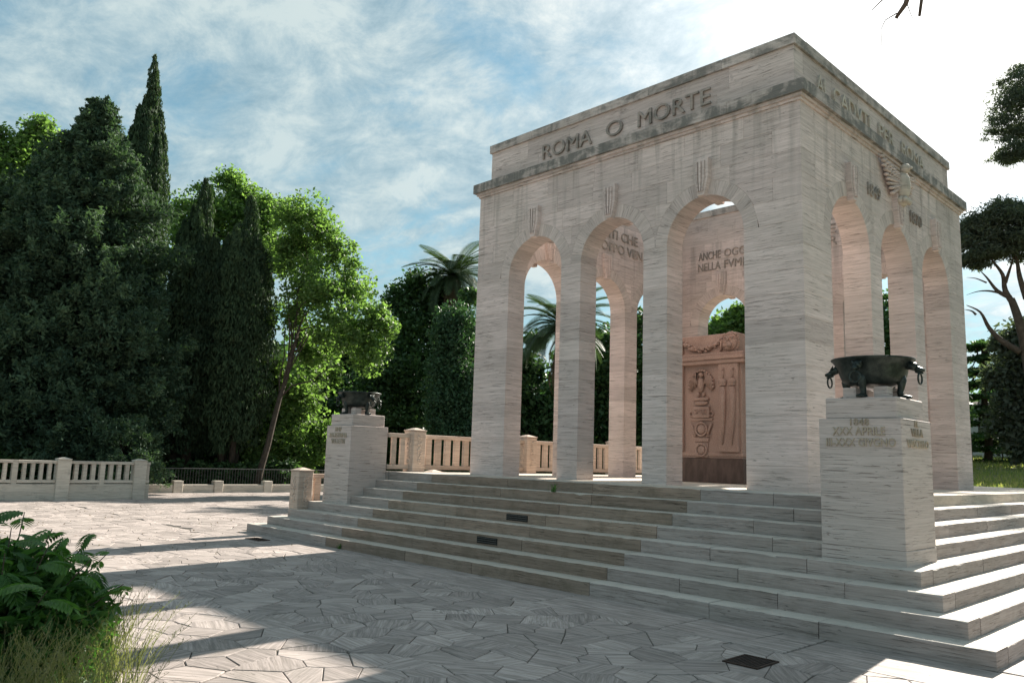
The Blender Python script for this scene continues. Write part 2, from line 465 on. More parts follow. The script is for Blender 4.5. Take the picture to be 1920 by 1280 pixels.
l_shrub = leafmat('shrub_leaves', (0.036, 0.095, 0.024), (0.095, 0.19, 0.05), 0.4, 0.4)
l_grass = leafmat('grass_blades', (0.055, 0.100, 0.030), (0.19, 0.175, 0.085), 0.3)
l_lawn = leafmat('lawn_blades', (0.14, 0.19, 0.05), (0.30, 0.27, 0.13), 0.45)
l_dead = leafmat('dead_palm_leaves', (0.09, 0.065, 0.04), (0.16, 0.12, 0.075), 0.2, 0.9)
M = Mat('lawn_ground'); _p = M.pos(); _a = M.noise(_p, 0.22, 5, 0.6); _b = M.noise(_p, 3, 4, 0.6)
_c = M.mix(M.ramp(_a, [(0.4, 0.0), (0.6, 1.0)]), (0.13, 0.105, 0.065), (0.12, 0.155, 0.045))
M.l(M.mix(M.ramp(_b, [(0.4, 0.0), (0.7, 1.0)]), _c, (0.17, 0.165, 0.075)), M.b.inputs['Base Color'])
M.b.inputs['Roughness'].default_value = 0.95; m_lawn = M.m

# ================================================================== dimensions
W, D = 7.0149, 7.2955
H, RUN, E0, EL = 0.16, 0.2838, 1.0044, 1.3382
ZP = 8*H
O = [E0+(8-k)*RUN for k in range(0, 9)]            # overhang of step k, k = 1..8
Z1, Z2B, Z2, Z3, Z4 = 6.9954, 7.0906, 7.2781, 7.9875, 8.1534
CA, IB, T = 0.9359, 0.4749, 0.45
def op_of(L): return (L-2*CA-2*IB)/3
SPR = 5.18
XL = -W-EL                                          # left edge of the platform

# ================================================================== ground
def sheet(name, pts, z, mat, label=None):
    me = mesh_np(name, [(x, y, z) for x, y in pts], [tuple(range(len(pts)))])
    o = link(name, me, mat); o['kind'] = 'structure'; return o
sheet('ground', [(-400, -400), (400, -400), (400, 400), (-400, 400)], -0.06, m_soil)
m_outer = simple('unseen_pale_paving', (0.55, 0.49, 0.43), 0.9, 2.0, 0.2)  # added unseen paving behind the camera, kept pale to bounce light forward
sheet('square', [(-24.7, -46), (26, -46), (26, -6), (4.5, 0), (4.5, 14), (-24.7, 14)], -0.022, m_outer)
pav = sheet('pavement', [(-24.6, -13.2), (5.6, -11.2), (5.6, 14), (-24.6, 14)], -0.012, m_joint)

# crazy paving: clipped cells of a jittered grid
def clip(poly, nx, ny, c):
    outp = []
    for i in range(len(poly)):
        a = poly[i-1]; b = poly[i]
        da = a[0]*nx+a[1]*ny-c; db = b[0]*nx+b[1]*ny-c
        if da <= 0: outp.append(a)
        if (da < 0 < db) or (db < 0 < da):
            t = da/(da-db); outp.append((a[0]+(b[0]-a[0])*t, a[1]+(b[1]-a[1])*t))
    return outp
BORD = 0.86
SLX = XL-7*RUN                                      # outermost step edge, left
def cells():
    gx, gy = 0.41, 0.30
    nx, ny = int(31/gx), int(28/gy)
    P = {}
    for i in range(nx):
        for j in range(ny):
            P[i, j] = (-24.6+(i+0.5*(j % 2)+random.uniform(-.46, .46))*gx, -13.5+(j+random.uniform(-.46, .46))*gy)
    res = []
    for (i, j), p in P.items():
        x, y = p
        yb = -O[1]-BORD
        inside = (SLX-0.34 < x < O[1]+BORD) and y > yb
        side_ = 'f' if y < yb+0.5 else ('l' if x < SLX-0.34+0.6 else ('r' if x > O[1]+BORD-0.6 else 'x'))
        if (inside and side_ == 'x') or x > 6.3 or x < -24.5: continue
        v = np.array([x, y, 0])-CAM; w = v@_F
        if w < 0.3: continue
        px = 960+FPX*(v@_R2)/w; py = 640-FPX*(v@_U2)/w
        if px < -700 or px > 2500 or py > 1800: continue
        dist = math.hypot(x-CAM[0], y-CAM[1])
        poly = [(x-1, y-1), (x+1, y-1), (x+1, y+1), (x-1, y+1)]
        for a in range(-3, 4):
            for b in range(-3, 4):
                q = P.get((i+a, j+b))
                if q is None or (a == 0 and b == 0): continue
                dx, dy = q[0]-x, q[1]-y
                poly = clip(poly, dx, dy, dx*(q[0]+x)/2+dy*(q[1]+y)/2)
                if len(poly) < 3: break
            if len(poly) < 3: break
        if len(poly) < 3: continue
        if y < yb or (inside and side_ == 'f'): poly = clip(poly, 0, 1, yb)
        elif x < SLX-0.34 or (inside and side_ == 'l'): poly = clip(poly, 1, 0, SLX-0.34)
        else: poly = clip(poly, -1, 0, -(O[1]+BORD))
        if len(poly) < 3: continue
        # merge very short edges
        q = []
        for v2 in poly:
            if not q or math.hypot(v2[0]-q[-1][0], v2[1]-q[-1][1]) > 0.03: q.append(v2)
        if len(q) < 3: continue
        res.append((dist, q, (px, py)))
    res.sort(key=lambda t: t[0]/(1 if -60 < t[2][0] < 1980 and t[2][1] < 1330 else 0.3))
    return res
def stone_geo(poly):
    poly = ccw(poly)
    n = len(poly)
    mx_, my_ = sum(p[0] for p in poly)/n, sum(p[1] for p in poly)/n
    inr = min(abs((poly[i][0]-poly[i-1][0])*(my_-poly[i-1][1])-(poly[i][1]-poly[i-1][1])*(mx_-poly[i-1][0]))/max(1e-6, math.hypot(poly[i][0]-poly[i-1][0], poly[i][1]-poly[i-1][1])) for i in range(n))
    k1, k2 = 1-0.0032/max(inr, .03), 1-0.0072/max(inr, .03)
    ins = [(mx_+(a-mx_)*k1, my_+(b-my_)*k1) for a, b in poly]
    top = [(mx_+(a-mx_)*k2, my_+(b-my_)*k2) for a, b in poly]
    z = random.uniform(-0.0015, 0.0025); tx, ty = random.uniform(-.006, .006), random.uniform(-.006, .006)
    cx = sum(p[0] for p in poly)/n; cy = sum(p[1] for p in poly)/n
    V = [(a, b, -0.02) for a, b in ins]+[(a, b, -0.004+z+(a-cx)*tx+(b-cy)*ty) for a, b in ins]+[(a, b, z+(a-cx)*tx+(b-cy)*ty) for a, b in top]
    F = [(i, (i+1) % n, n+(i+1) % n, n+i) for i in range(n)]+[(n+i, n+(i+1) % n, 2*n+(i+1) % n, 2*n+i) for i in range(n)]+[tuple(range(2*n, 3*n))]
    ang = random.choice((0, 0, 90, 45, -45, 20, -30))+random.uniform(-12, 12)
    ca, sa = math.cos(R(ang)), math.sin(R(ang)); ox, oy = random.uniform(0, 50), random.uniform(0, 50)
    G = [((a-cx)*ca+(b-cy)*sa+ox, -(a-cx)*sa+(b-cy)*ca+oy, 0) for a, b, _ in V]
    return V, F, G, random.random()
def pave_mesh(name, geos):
    V, F, G, Tn = [], [], [], []
    for v, f, g, t in geos:
        o = len(V); V += v; F += [tuple(i+o for i in q) for q in f]; G += g; Tn += [t]*len(v)
    me = mesh_np(name, V, F)
    a = me.attributes.new('grain', 'FLOAT_VECTOR', 'POINT'); a.data.foreach_set('vector', np.array(G, dtype=np.float32).reshape(-1))
    b = me.attributes.new('tint', 'FLOAT', 'POINT'); b.data.foreach_set('value', np.array(Tn, dtype=np.float32))
    return me
cl = cells()
for d, poly, _ in cl[:290]:
    link('paving_stone', pave_mesh('paving_stone', [stone_geo(poly)]), m_pave, pav)
link('distant_paving_stones', pave_mesh('distant_paving_stones', [stone_geo(p) for d, p, _ in cl[290:]]), m_pave, pav, kind='stuff')
# border slabs along the bottom step
x = SLX-0.34
edges = [SLX-0.34, -8.6, -7.0, -5.2, -3.3, -1.5, 0.25, 1.55, O[1]+BORD]
for a, b in zip(edges, edges[1:]):
    link('border_slab', pave_mesh('border_slab', [stone_geo([(a, -O[1]-BORD), (b, -O[1]-BORD), (b, -O[1]+0.03), (a, -O[1]+0.03)])[:2]+([(px_*1.0+3*a, py_*0.6, 0) for px_, py_ in [(v[0], v[1]) for v in stone_geo([(a, -O[1]-BORD), (b, -O[1]-BORD), (b, -O[1]+0.03), (a, -O[1]+0.03)])[0]]], 0.35+0.2*random.random())]), m_pave, pav)
yy = -O[1]+0.03
while yy < 12:
    y2 = yy+1.7
    link('border_slab', pave_mesh('border_slab', [stone_geo([(O[1]-0.03, yy), (O[1]+BORD, yy), (O[1]+BORD, y2), (O[1]-0.03, y2)])]), m_pave, pav)
    yy = y2

# ================================================================== steps
steps = empty('stepped_platform', (-3.5, -O[1], 0), 'wide flight of travertine steps that carries the arched monument', 'steps')
inv = Matrix.Translation(-Vector(steps.location))
def part(name, me, mat, parent, kind=None, label=None):
    """mesh given in world coordinates; parent is an unrotated empty"""
    me.transform(Matrix.Translation(-parent.matrix_basis.translation)) if parent.type == 'EMPTY' else None
    return link(name, me, mat, parent, kind=kind, label=label)
YEND = 13.0
def step_me(name, x0, x1, y0, y1, z0, z1, nose='-y'):
    """block with a worn, slightly chipped front edge"""
    along = nose == '-y'
    a0, a1 = (x0, x1) if along else (y0, y1)
    n = max(2, int((a1-a0)/0.11)); V = []; F = []
    for i in range(n+1):
        a = a0+(a1-a0)*i/n; end = 0.004 if i in (0, n) else 0
        c = 0.006+abs(random.gauss(0, 0.0022))+(random.uniform(.006, .018) if random.random() < 0.05 else 0)+end
        d = random.uniform(-.0012, .0012)
        f = y0 if along else x1; b = y1 if along else x0; s_ = 1 if along else -1
        prof = [(b, z0), (f+s_*d, z0), (f+s_*d, z1-c), (f+s_*c*0.45, z1-c*0.35), (f+s_*(c+.002), z1+d*.5), (b, z1)]
        for q, z in prof: V.append((a, q, z) if along else (q, a, z))
    m = 6
    for i in range(n):
        for k in range(m): F.append((i*m+k, i*m+(k+1) % m, (i+1)*m+(k+1) % m, (i+1)*m+k))
    F.append(tuple(range(m))[::-1]); F.append(tuple(range(n*m, n*m+m)))
    me = mesh_np(name, V, F); bm = bmesh.new(); bm.from_mesh(me); bmesh.ops.recalc_face_normals(bm, faces=bm.faces); bm.to_mesh(me); bm.free(); return me
for k in range(1, 8):
    o = O[k]; zt = k*H; zb = zt-H-0.01 if k > 1 else -0.03
    xl = XL-(8-k)*RUN
    cuts = [xl]
    base = [-7.37+0.05*(k-1) if k < 5 else -7.2+0.05*(k-4), -1.38+0.045*(k-1)]
    xs = [xl, base[0]] + ([base[0]+2.1+random.uniform(-.2, .2), base[0]+4.1+random.uniform(-.3, .3)]) + [base[1], base[1]+1.1+0.5*(k % 2)+random.uniform(-.1, .1)]
    if o-xs[-1] > 1.9: xs.append(xs[-1]+1.2)
    xs.append(o)
    for a, b in zip(xs, xs[1:]):
        mid = (a+b)/2
        brown = base[0] < mid < base[1]
        me = step_me('step_block', a+0.0035, b-0.0035, -o+random.uniform(-.004, .004), -O[k+1]+0.06, zb, zt+random.uniform(-.002, .002))
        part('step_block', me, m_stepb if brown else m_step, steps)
    # right flank
    y = -O[k+1]+0.06
    first = True
    while y < YEND:
        y2 = min(YEND, y+random.uniform(1.5, 2.3))
        me = step_me('step_block', O[k+1]-0.06, o+random.uniform(-.003, .003), y+0.0035, y2-0.0035, zb, zt+random.uniform(-.002, .002), '+x')
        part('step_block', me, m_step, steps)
        y = y2
    # left flank
    ye = -1.95 if k <= 3 else 1.2
    me = box_me('step_block', xl, xl+RUN+0.06, -O[k+1]+0.0615, ye, zb, zt, 0.007)
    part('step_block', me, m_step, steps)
# platform rim and floor slabs
xs = [XL, -6.98, -4.9, -3.0, -1.08, -0.0, E0]
for i, (a, b) in enumerate(zip(xs, xs[1:])):
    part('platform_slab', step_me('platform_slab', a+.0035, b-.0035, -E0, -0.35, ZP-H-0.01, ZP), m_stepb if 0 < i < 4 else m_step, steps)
for yk in range(8):
    y0 = -0.35+yk*1.7; y1 = y0+1.7
    for a, b in ((XL-0.24, -6.5), (-6.5, -4.6), (-4.6, -2.7), (-2.7, -0.9), (-0.9, E0)):
        part('platform_slab', box_me('platform_slab', a+.001, b-.001, y0+.001, y1-.001, ZP-H-0.01, ZP-0.002+random.uniform(-.0015, .0015), 0.004), m_floor, steps)
part('retaining_wall', box_me('retaining_wall', XL-0.20, XL+0.1, 0, YEND, -0.05, ZP-H-0.012), m_trav, steps)
part('platform_slab', box_me('platform_slab', XL-0.24, XL-0.0015, -1.05, -0.352, ZP-H-0.01, ZP, 0.006), m_step, steps)
part('retaining_wall', box_me('retaining_wall', XL+0.31, E0-0.1, YEND+0.0, YEND+0.25, -0.05, ZP-0.004), m_trav, steps)
# drain vents in two risers
for k, x0, x1 in ((5, -4.02, -3.56), (3, -4.06, -3.62)):
    bm = bmesh.new(); add_box(bm, x0, x1, -O[k]-0.010, -O[k]+0.02, (k-1)*H+0.03, k*H-0.035)
    v = part('drain_vent', bm_me('drain_vent', bm), m_void, steps)
    bm = bmesh.new()
    for i in range(3):
        z = (k-1)*H+0.048+i*0.030
        add_box(bm, x0+0.006, x1-0.006, -O[k]-0.016, -O[k]-0.009, z, z+0.008)
    me = bm_me('vent_bar', bm); me.transform(Matrix.Translation(-steps.matrix_basis.translation)); link('vent_bar', me, m_iron, v)
# grates in the pavement
def grate(x0, x1, y0, y1, label):
    g = empty('ground_grate', ((x0+x1)/2, (y0+y1)/2, 0), label, 'grate')
    bm = bmesh.new()
    for a in ((x0, x1, y0, y0+.015), (x0, x1, y1-.015, y1), (x0, x0+.015, y0+.0155, y1-.0155), (x1-.015, x1, y0+.0155, y1-.0155)):
        add_box(bm, a[0], a[1], a[2], a[3], 0.0, 0.012)
    part('frame', bm_me('frame', bm), m_rust, g)
    part('well', box_me('well', x0+.012, x1-.012, y0+.012, y1-.012, 0.001, 0.005, 0), m_void, g)
    n = max(4, int((x1-x0)/0.028))
    for i in range(n):
        xx = x0+0.02+(x1-x0-0.04)*i/(n-1)
        part('bar', box_me('bar', xx-.004, xx+.004, y0+.0155, y1-.0155, 0.0055, 0.010, 0), m_rust, g)
grate(1.37, 1.69, -4.56, -4.19, 'rusty square iron grate set in the paving below the right end of the steps')
grate(-9.12, -8.62, -3.62, -3.38, 'small dark drain grate in the sunlit paving near the left end of the steps')
# a crack with grass in the border slabs
bm = bmesh.new()
pts = [(1.02, -3.96), (1.05, -3.80), (1.09, -3.55), (1.13, -3.30), (1.16, -3.07)]
for (a, b), (c, d) in zip(pts, pts[1:]):
    vs = [bm.verts.new(p) for p in ((a-.006, b, .0035), (a+.006, b, .0035), (c+.006, d, .0035), (c-.006, d, .0035))]; bm.faces.new(vs)
link('pavement_crack', bm_me('pavement_crack', bm), m_void, pav)

# ================================================================== monument
mon = empty('arched_monument', (-W/2, D/2, ZP), 'square open travertine portico with three tall round arches on each side and lettered attic', 'monument')
def mpart(name, me, mat, kind=None, label=None): return part(name, me, mat, mon, kind, label)
NC = 11; CH = (SPR-ZP)/NC
# a face frame: u along the wall, w depth; maps to world
def face_fn(side):
    if side == 'front': return (lambda u, z, w: (-W+u, w, z)), W
    if side == 'back': return (lambda u, z, w: (-W+u, D-w, z)), W
    if side == 'right': return (lambda u, z, w: (-w, u, z)), D
    return (lambda u, z, w: (-W+w, u, z)), D
# corner piers (L shaped courses)
Lp = [(0, 0), (0, CA), (-T, CA), (-T, T), (-CA, T), (-CA, 0)]
for cxs, cys in ((0, 0), (1, 0), (0, 1), (1, 1)):
    for c in range(NC):
        pts = [(a if not cxs else -W-a, b if not cys else D-b) for a, b in Lp]
        zz = ZP+c*CH
        mpart('pier_block', prism('pier_block', pts, zz+(-0.01 if c == 0 else 0), zz+CH, XY, 0.005), m_trav)
NV = 15
RIN_OF = lambda L: op_of(L)/2
for side in ('front', 'right', 'back', 'left'):
    fn, L = face_fn(side); op = op_of(L); r = op/2; ro = r+0.236
    cens = [CA+op/2+i*(op+IB) for i in range(3)]
    for i in range(2):
        u0 = CA+op+i*(op+IB)
        for c in range(NC):
            zz = ZP+c*CH
            mpart('pier_block', prism('pier_block', [(u0, 0), (u0+IB, 0), (u0+IB, T), (u0, T)], zz+(-0.01 if c == 0 else 0), zz+CH, (lambda a, b, w: fn(a, w, b)), 0.005), m_trav)
    # voussoirs, each in a local frame whose z is the tangent so the veins fan out
    for uc in cens:
        for k in range(NV):
            a0 = math.pi*k/NV; a1 = math.pi*(k+1)/NV; am = (a0+a1)/2
            pl = [(uc+r*math.cos(t), SPR+r*math.sin(t)) for t in (a0, am, a1)]+[(uc+ro*math.cos(t), SPR+ro*math.sin(t)) for t in (a1, am, a0)]
            me = prism('arch_stone', pl, 0, T, fn, 0.004)
            if side in ('front', 'back'):
                rad = Vector((math.cos(am), 0, math.sin(am))); tan = Vector((-math.sin(am), 0, math.cos(am)))
            else:
                rad = Vector((0, math.cos(am), math.sin(am))); tan = Vector((0, -math.sin(am), math.cos(am)))
            yax = tan.cross(rad)
            cpos = Vector(fn(uc+(r+ro)/2*math.cos(am), SPR+(r+ro)/2*math.sin(am), T/2))
            m4 = Matrix((rad, yax, tan)).transposed().to_4x4(); m4.translation = cpos
            me.transform(m4.inverted())
            ob = link('arch_stone', me, m_vous, mon)
            ob.matrix_basis = Matrix.Translation(-Vector(mon.location)) @ m4
        # keystone, front and inner face, with two shallow flutes
        for inner in (False, True):
            w0 = (-0.095 if not inner else T+0.08); s = 1 if not inner else -1
            prof = [(-0.135, 6.47), (-0.135, 6.16), (-0.06, 5.86), (0.06, 5.86), (0.135, 6.16), (0.135, 6.47)]
            kb = prism('keystone', [(uc+a, z) for a, z in prof], w0, w0+s*0.12, fn, 0.006)
            ko = mpart('keystone', kb, m_trav)
            for dx in (-0.065, 0.0, 0.065):
                rib = prism('flute', [(uc+dx-0.018, 6.15), (uc+dx*0.55-0.010, 5.92), (uc+dx*0.55+0.010, 5.92), (uc+dx+0.018, 6.15), (uc+dx+0.018, 6.42), (uc+dx-0.018, 6.42)], w0-s*0.026, w0+s*0.0, fn, 0.003)
                rib.transform(Matrix.Translation(-Vector(mon.location))); link('flute', rib, m_trav, ko)
    # spandrel courses
    rows = [SPR+(Z1-SPR)*i/5 for i in range(6)]
    def ftop(u):
        z = 0
        for uc in cens:
            if abs(u-uc) < ro: z = max(z, SPR+math.sqrt(ro*ro-(u-uc)**2))
        return z
    for ri in range(5):
        z0, z1 = rows[ri], rows[ri+1]
        own = (side in ('front', 'back')) == (ri % 2 == 0)      # alternate bonding at the corners
        ua, ub = (0, L) if own else (T, L-T)
        sh = 0.45 if ri % 2 else 0.0
        if ri < 2:
            brk = [ua]+[c_ for c_ in cens]+[ub]
            brk = sorted(set(brk+[CA+op+IB/2+i*(op+IB) for i in range(2) if ri == 1]))
        else:
            nb = 7 if ri % 2 else 6
            brk = [ua]+[ua+(ub-ua)*(i+0.0)/nb for i in range(1, nb)]+[ub]
            if ri == 4: brk = [ua]+[ua+(ub-ua)*(i+random.uniform(-.12, .12))/7 for i in range(1, 7)]+[ub]
        # split where the row is wholly inside a ring
        for a, b in zip(brk, brk[1:]):
            N = 60; us = [a+(b-a)*i/N for i in range(N+1)]
            run = []
            segs = []
            for u in us:
                if ftop(u) < z1-1e-4: run.append(u)
                else:
                    if len(run) > 1: segs.append(run)
                    run = []
            if len(run) > 1: segs.append(run)
            for sgm in segs:
                # refine ends onto the ring
                def refine(uo, ui):
                    for _ in range(20):
                        m_ = (uo+ui)/2
                        if ftop(m_) < z1-1e-4: ui = m_
                        else: uo = m_
                    return ui
                st = (b-a)/N
                if sgm[0] > a+1e-6: sgm = [refine(sgm[0]-st, sgm[0])]+sgm
                if sgm[-1] < b-1e-6: sgm = sgm+[refine(sgm[-1]+st, sgm[-1])]
                low = []; last = None
                for i_, u in enumerate(sgm):
                    z = max(z0, ftop(u))
                    keep = i_ in (0, len(sgm)-1)
                    if not keep:
                        zp_ = max(z0, ftop(sgm[i_-1])); zn = max(z0, ftop(sgm[i_+1]))
                        on = ftop(u) > z0
                        keep = (on and i_ % 4 == 0) or ((zp_ > z0) != (z > z0)) or ((zn > z0) != (z > z0))
                    if keep: low.append((u, z))
                poly = low+[(sgm[-1], z1), (sgm[0], z1)]
                q = []
                for v2 in poly:
                    if not q or math.hypot(v2[0]-q[-1][0], v2[1]-q[-1][1]) > 0.004: q.append(v2)
                if math.hypot(q[0][0]-q[-1][0], q[0][1]-q[-1][1]) < 0.004: q.pop()
                area = abs(sum(q[i-1][0]*q[i][1]-q[i][0]*q[i-1][1] for i in range(len(q))))/2
                if len(q) < 3 or area < 0.0015: continue
                mpart('wall_block', prism('wall_block', q, 0, T, fn, 0.005 if area > .02 else 0.001), m_trav)
    # cornice moulding, fascia, attic blocks, capping
    def strip(name, z0, z1, o0, o1, mat, n, ch=0.004, inner=None):
        """blocks along this wall between overhang o0(bottom)/o1(top); mitred by letting front/back own the corners"""
        full = side in ('front', 'back')
        a = -max(o0, o1) if full else (inner if inner is not None else T)
        b = L-a
        for i in range(n):
            j = 0.10*(b-a)/n
            u0 = a+(b-a)*i/n+(0 if i == 0 else random.Random(i*7+n).uniform(-j, j)); u1 = a+(b-a)*(i+1)/n+(0 if i == n-1 else random.Random((i+1)*7+n).uniform(-j, j))
            mpart(name, prism(name, [(-o0, z0), (-o1, z1), ((inner or T), z1), ((inner or T), z0)], u0, u1, (lambda p, z, u: fn(u, z, p)), ch), mat)
    # moulding: small sloping piece, mitre handled by corner ownership
    def ring(name, z0, z1, o, thick, mat, n, ch=0.004, core=False):
        full = side in ('front', 'back')
        a = -o if full else -o+thick
        b = L+o if full else L+o-thick
        for i in range(n):
            w = (b-a)/n; rr = random.Random(i*13+int(z0*100)); rr2 = random.Random((i+1)*13+int(z0*100))
            u0 = a+w*i+(0 if i == 0 else rr.uniform(-.12, .12)*w); u1 = a+w*(i+1)+(0 if i == n-1 else rr2.uniform(-.12, .12)*w)
            mpart(name, prism(name, [(-o, z0), (-o, z1), (-o+thick, z1), (-o+thick, z0)], u0, u1, (lambda p, z, u: fn(u, z, p)), ch), mat)
            lo_ = 0.186 if full else T
            if core: mpart('backing_block', prism('backing_block', [(-o+thick, z0), (-o+thick, z1), (T, z1), (T, z0)], max(u0, lo_), min(u1, L-lo_), (lambda p, z, u: fn(u, z, p)), 0.002), m_trav)
    ring('cornice_moulding', Z1, Z1+0.045, 0.028, T+0.028, m_trav, 5)
    ring('cornice_moulding', Z1+0.045, Z2B, 0.062, T+0.062, m_trav, 5)
    ring('cornice_block', Z2B, Z2, 0.1154, 0.30, m_corn, 6, 0.006, True)
    AO = -0.150
    ring('attic_block', Z2, Z2+0.34, AO, 0.30, m_attic, 5)
    ring('attic_block', Z2+0.34, Z3, AO, 0.30, m_attic, 6)
    ring('attic_cap', Z3, Z4, -0.1092, 0.38, m_cap, 5, 0.008)

# lettering (raised capitals)
dg = None
def text_mesh(s, width, hgt, depth, name='lettering', space=1.0):
    cu = bpy.data.curves.new('lettering', 'FONT'); cu.body = s; cu.size = 1.0; cu.extrude = 0.5; cu.offset = 0.0
    cu.space_character = space; cu.resolution_u = 3
    ob = bpy.data.objects.new('tmp', cu); COL.objects.link(ob)
    bpy.context.view_layer.update()
    ev = ob.evaluated_get(bpy.context.evaluated_depsgraph_get())
    me = bpy.data.meshes.new_from_object(ev)
    bpy.data.objects.remove(ob); bpy.data.curves.remove(cu)
    co = np.array([v.co for v in me.vertices]); mn, mx = co.min(0), co.max(0)
    S = np.array([width/(mx[0]-mn[0]), hgt/(mx[1]-mn[1]), depth/(mx[2]-mn[2])])
    co = (co-mn)*S
    me.vertices.foreach_set('co', co.reshape(-1)); me.name = name; me.materials.clear()
    return me
def letters(s, origin, ux, width, hgt, depth, mat, parent, name='lettering', space=1.0, normal=None, label=None):
    """origin lower-left; ux reading direction; depth along normal"""
    me = text_mesh(s, width, hgt, depth, name, space)
    u = Vector(ux).normalized(); n = Vector(normal)
    m = Matrix((u, Vector((0, 0, 1)), n)).transposed().to_4x4(); m.translation = Vector(origin)-n*0.004
    me.transform(m)
    return part(name, me, mat, parent, label=label)
m_let = travertine('travertine_letters', (0.53, 0.475, 0.405), (0.40, 0.35, 0.29), stain=0.3, pit=0.4)
m_letd = travertine('travertine_letters_dark', (0.36, 0.31, 0.275), (0.25, 0.21, 0.185), stain=0.55, pit=0.4)
FX, FN = (1, 0, 0), (0, -1, 0)
ya = 0.150
for s, x0, x1 in (('ROMA', -5.36, -4.10), ('O', -3.76, -3.38), ('MORTE', -3.04, -1.58)):
    letters(s, (x0, ya, 7.47), FX, x1-x0, 0.29, 0.045, m_letd, mon, normal=FN)
for s, y0, y1 in (('AI', 0.85, 1.15), ('CADVTI', 1.45, 2.95), ('PER', 3.35, 4.05), ('ROMA', 4.45, 5.6)):
    letters(s, (-0.150, y0, 7.50), (0, 1, 0), y1-y0, 0.28, 0.045, m_let, mon, normal=(1, 0, 0))
letters('1849', (0, 2.40, 6.17), (0, 1, 0), 0.52, 0.22, 0.035, m_letd, mon, normal=(1, 0, 0))
letters('1870', (0, 4.34, 6.15), (0, 1, 0), 0.56, 0.22, 0.035, m_letd, mon, normal=(1, 0, 0))
for s, x0, x1, z in (('ANCHE', -6.06, -5.42, 6.85), ('OGGI', -5.31, -4.66, 6.85), ('NELLA', -6.07, -5.42, 6.56), ('FVME', -5.31, -4.68, 6.56), ('E', -2.62, -2.44, 6.97), ('O', -2.83, -2.64, 6.69), ('R', -2.59, -2.42, 6.69)):
    letters(s, (x0, D-T, z), FX, x1-x0, 0.21, 0.03, m_letd, mon, normal=FN)
for s, y0, y1, z in (('ATI CHE', 3.55, 4.85, 6.90), ('OPPO VEN', 3.45, 5.05, 6.57)):
    letters(s, (-W+T, y1, z), (0, -1, 0), y1-y0, 0.23, 0.03, m_letd, mon, normal=(1, 0, 0)) if False else letters(s, (-W+T, y0, z), (0, 1, 0), y1-y0, 0.23, 0.03, m_letd, mon, normal=(1, 0, 0))
# eagle on the middle of the right face
bm = bmesh.new()
yc = D/2
blob(bm, (0.14, yc, 6.62), (0.13, 0.13, 0.27), 3)
blob(bm, (0.20, yc-0.02, 6.92), (0.09, 0.075, 0.09), 2)
blob(bm, (0.29, yc-0.05, 6.90), (0.05, 0.025, 0.03), 2)
blob(bm, (0.12, yc, 6.34), (0.10, 0.16, 0.10), 2, noise=0.01)
for k in range(7):
    blob(bm, (0.20, yc-0.12+0.04*k, 6.33+0.02*(k % 2)), (0.05, 0.03, 0.06), 1)
mpart('eagle', bm_me('eagle', bm, True), m_let)
for s in (-1, 1):
    bm = bmesh.new()
    for k in range(9):
        t = k/8
        y0 = yc+s*(0.10+0.05*t); z0 = 6.55+0.28*t
        y1 = yc+s*(0.32+0.42*t**0.8); z1 = 6.42+0.55*t
        for i in range(6):
            q = i/5
            blob(bm, (0.10-0.03*q+0.012*(k % 2), y0+(y1-y0)*q, z0+(z1-z0)*q), (0.05, 0.075, 0.028), 1)
    mpart('eagle_wing', bm_me('eagle_wing', bm, True), m_trav)

# ================================================================== altar
AX, AY, AW, AD = -3.5, 2.9, 1.72, 1.5
alt = empty('granite_altar', (AX, AY+AD/2, ZP), 'tall red granite altar carved with eagle, garland and lion heads inside the arches', 'altar')
def apart(name, me, mat=m_gran, **k): return part(name, me, mat, alt, **k)
x0, x1 = AX-AW/2, AX+AW/2
apart('plinth', box_me('plinth', x0-0.04, x1+0.04, AY-0.04, AY+AD+0.04, ZP, ZP+0.46, 0.01), m_grab)
apart('body', box_me('body', x0, x1, AY, AY+AD, ZP+0.46, 3.62, 0.01))
apart('base_moulding', box_me('base_moulding', x0-0.02, x1+0.02, AY-0.02, AY+AD+0.02, ZP+0.50, ZP+0.58, 0.012))
for s in (-1, 1):
    a = AX+s*0.40; b = AX+s*0.82
    apart('corner_pilaster', box_me('corner_pilaster', min(a, b), max(a, b), AY-0.07, AY+0.2, ZP+0.585, 3.56, 0.01))
for i, (z0_, z1_, o_) in enumerate(((3.56, 3.64, 0.10), (3.64, 3.72, 0.13), (3.72, 3.78, 0.09))):
    apart('cornice', box_me('cornice', x0-o_, x1+o_, AY-o_, AY+AD+o_, z0_, z1_, 0.01))
apart('sarcophagus_lid', box_me('sarcophagus_lid', x0+0.08, x1-0.08, AY+0.02, AY+AD-0.02, 3.78, 4.16, 0.02))
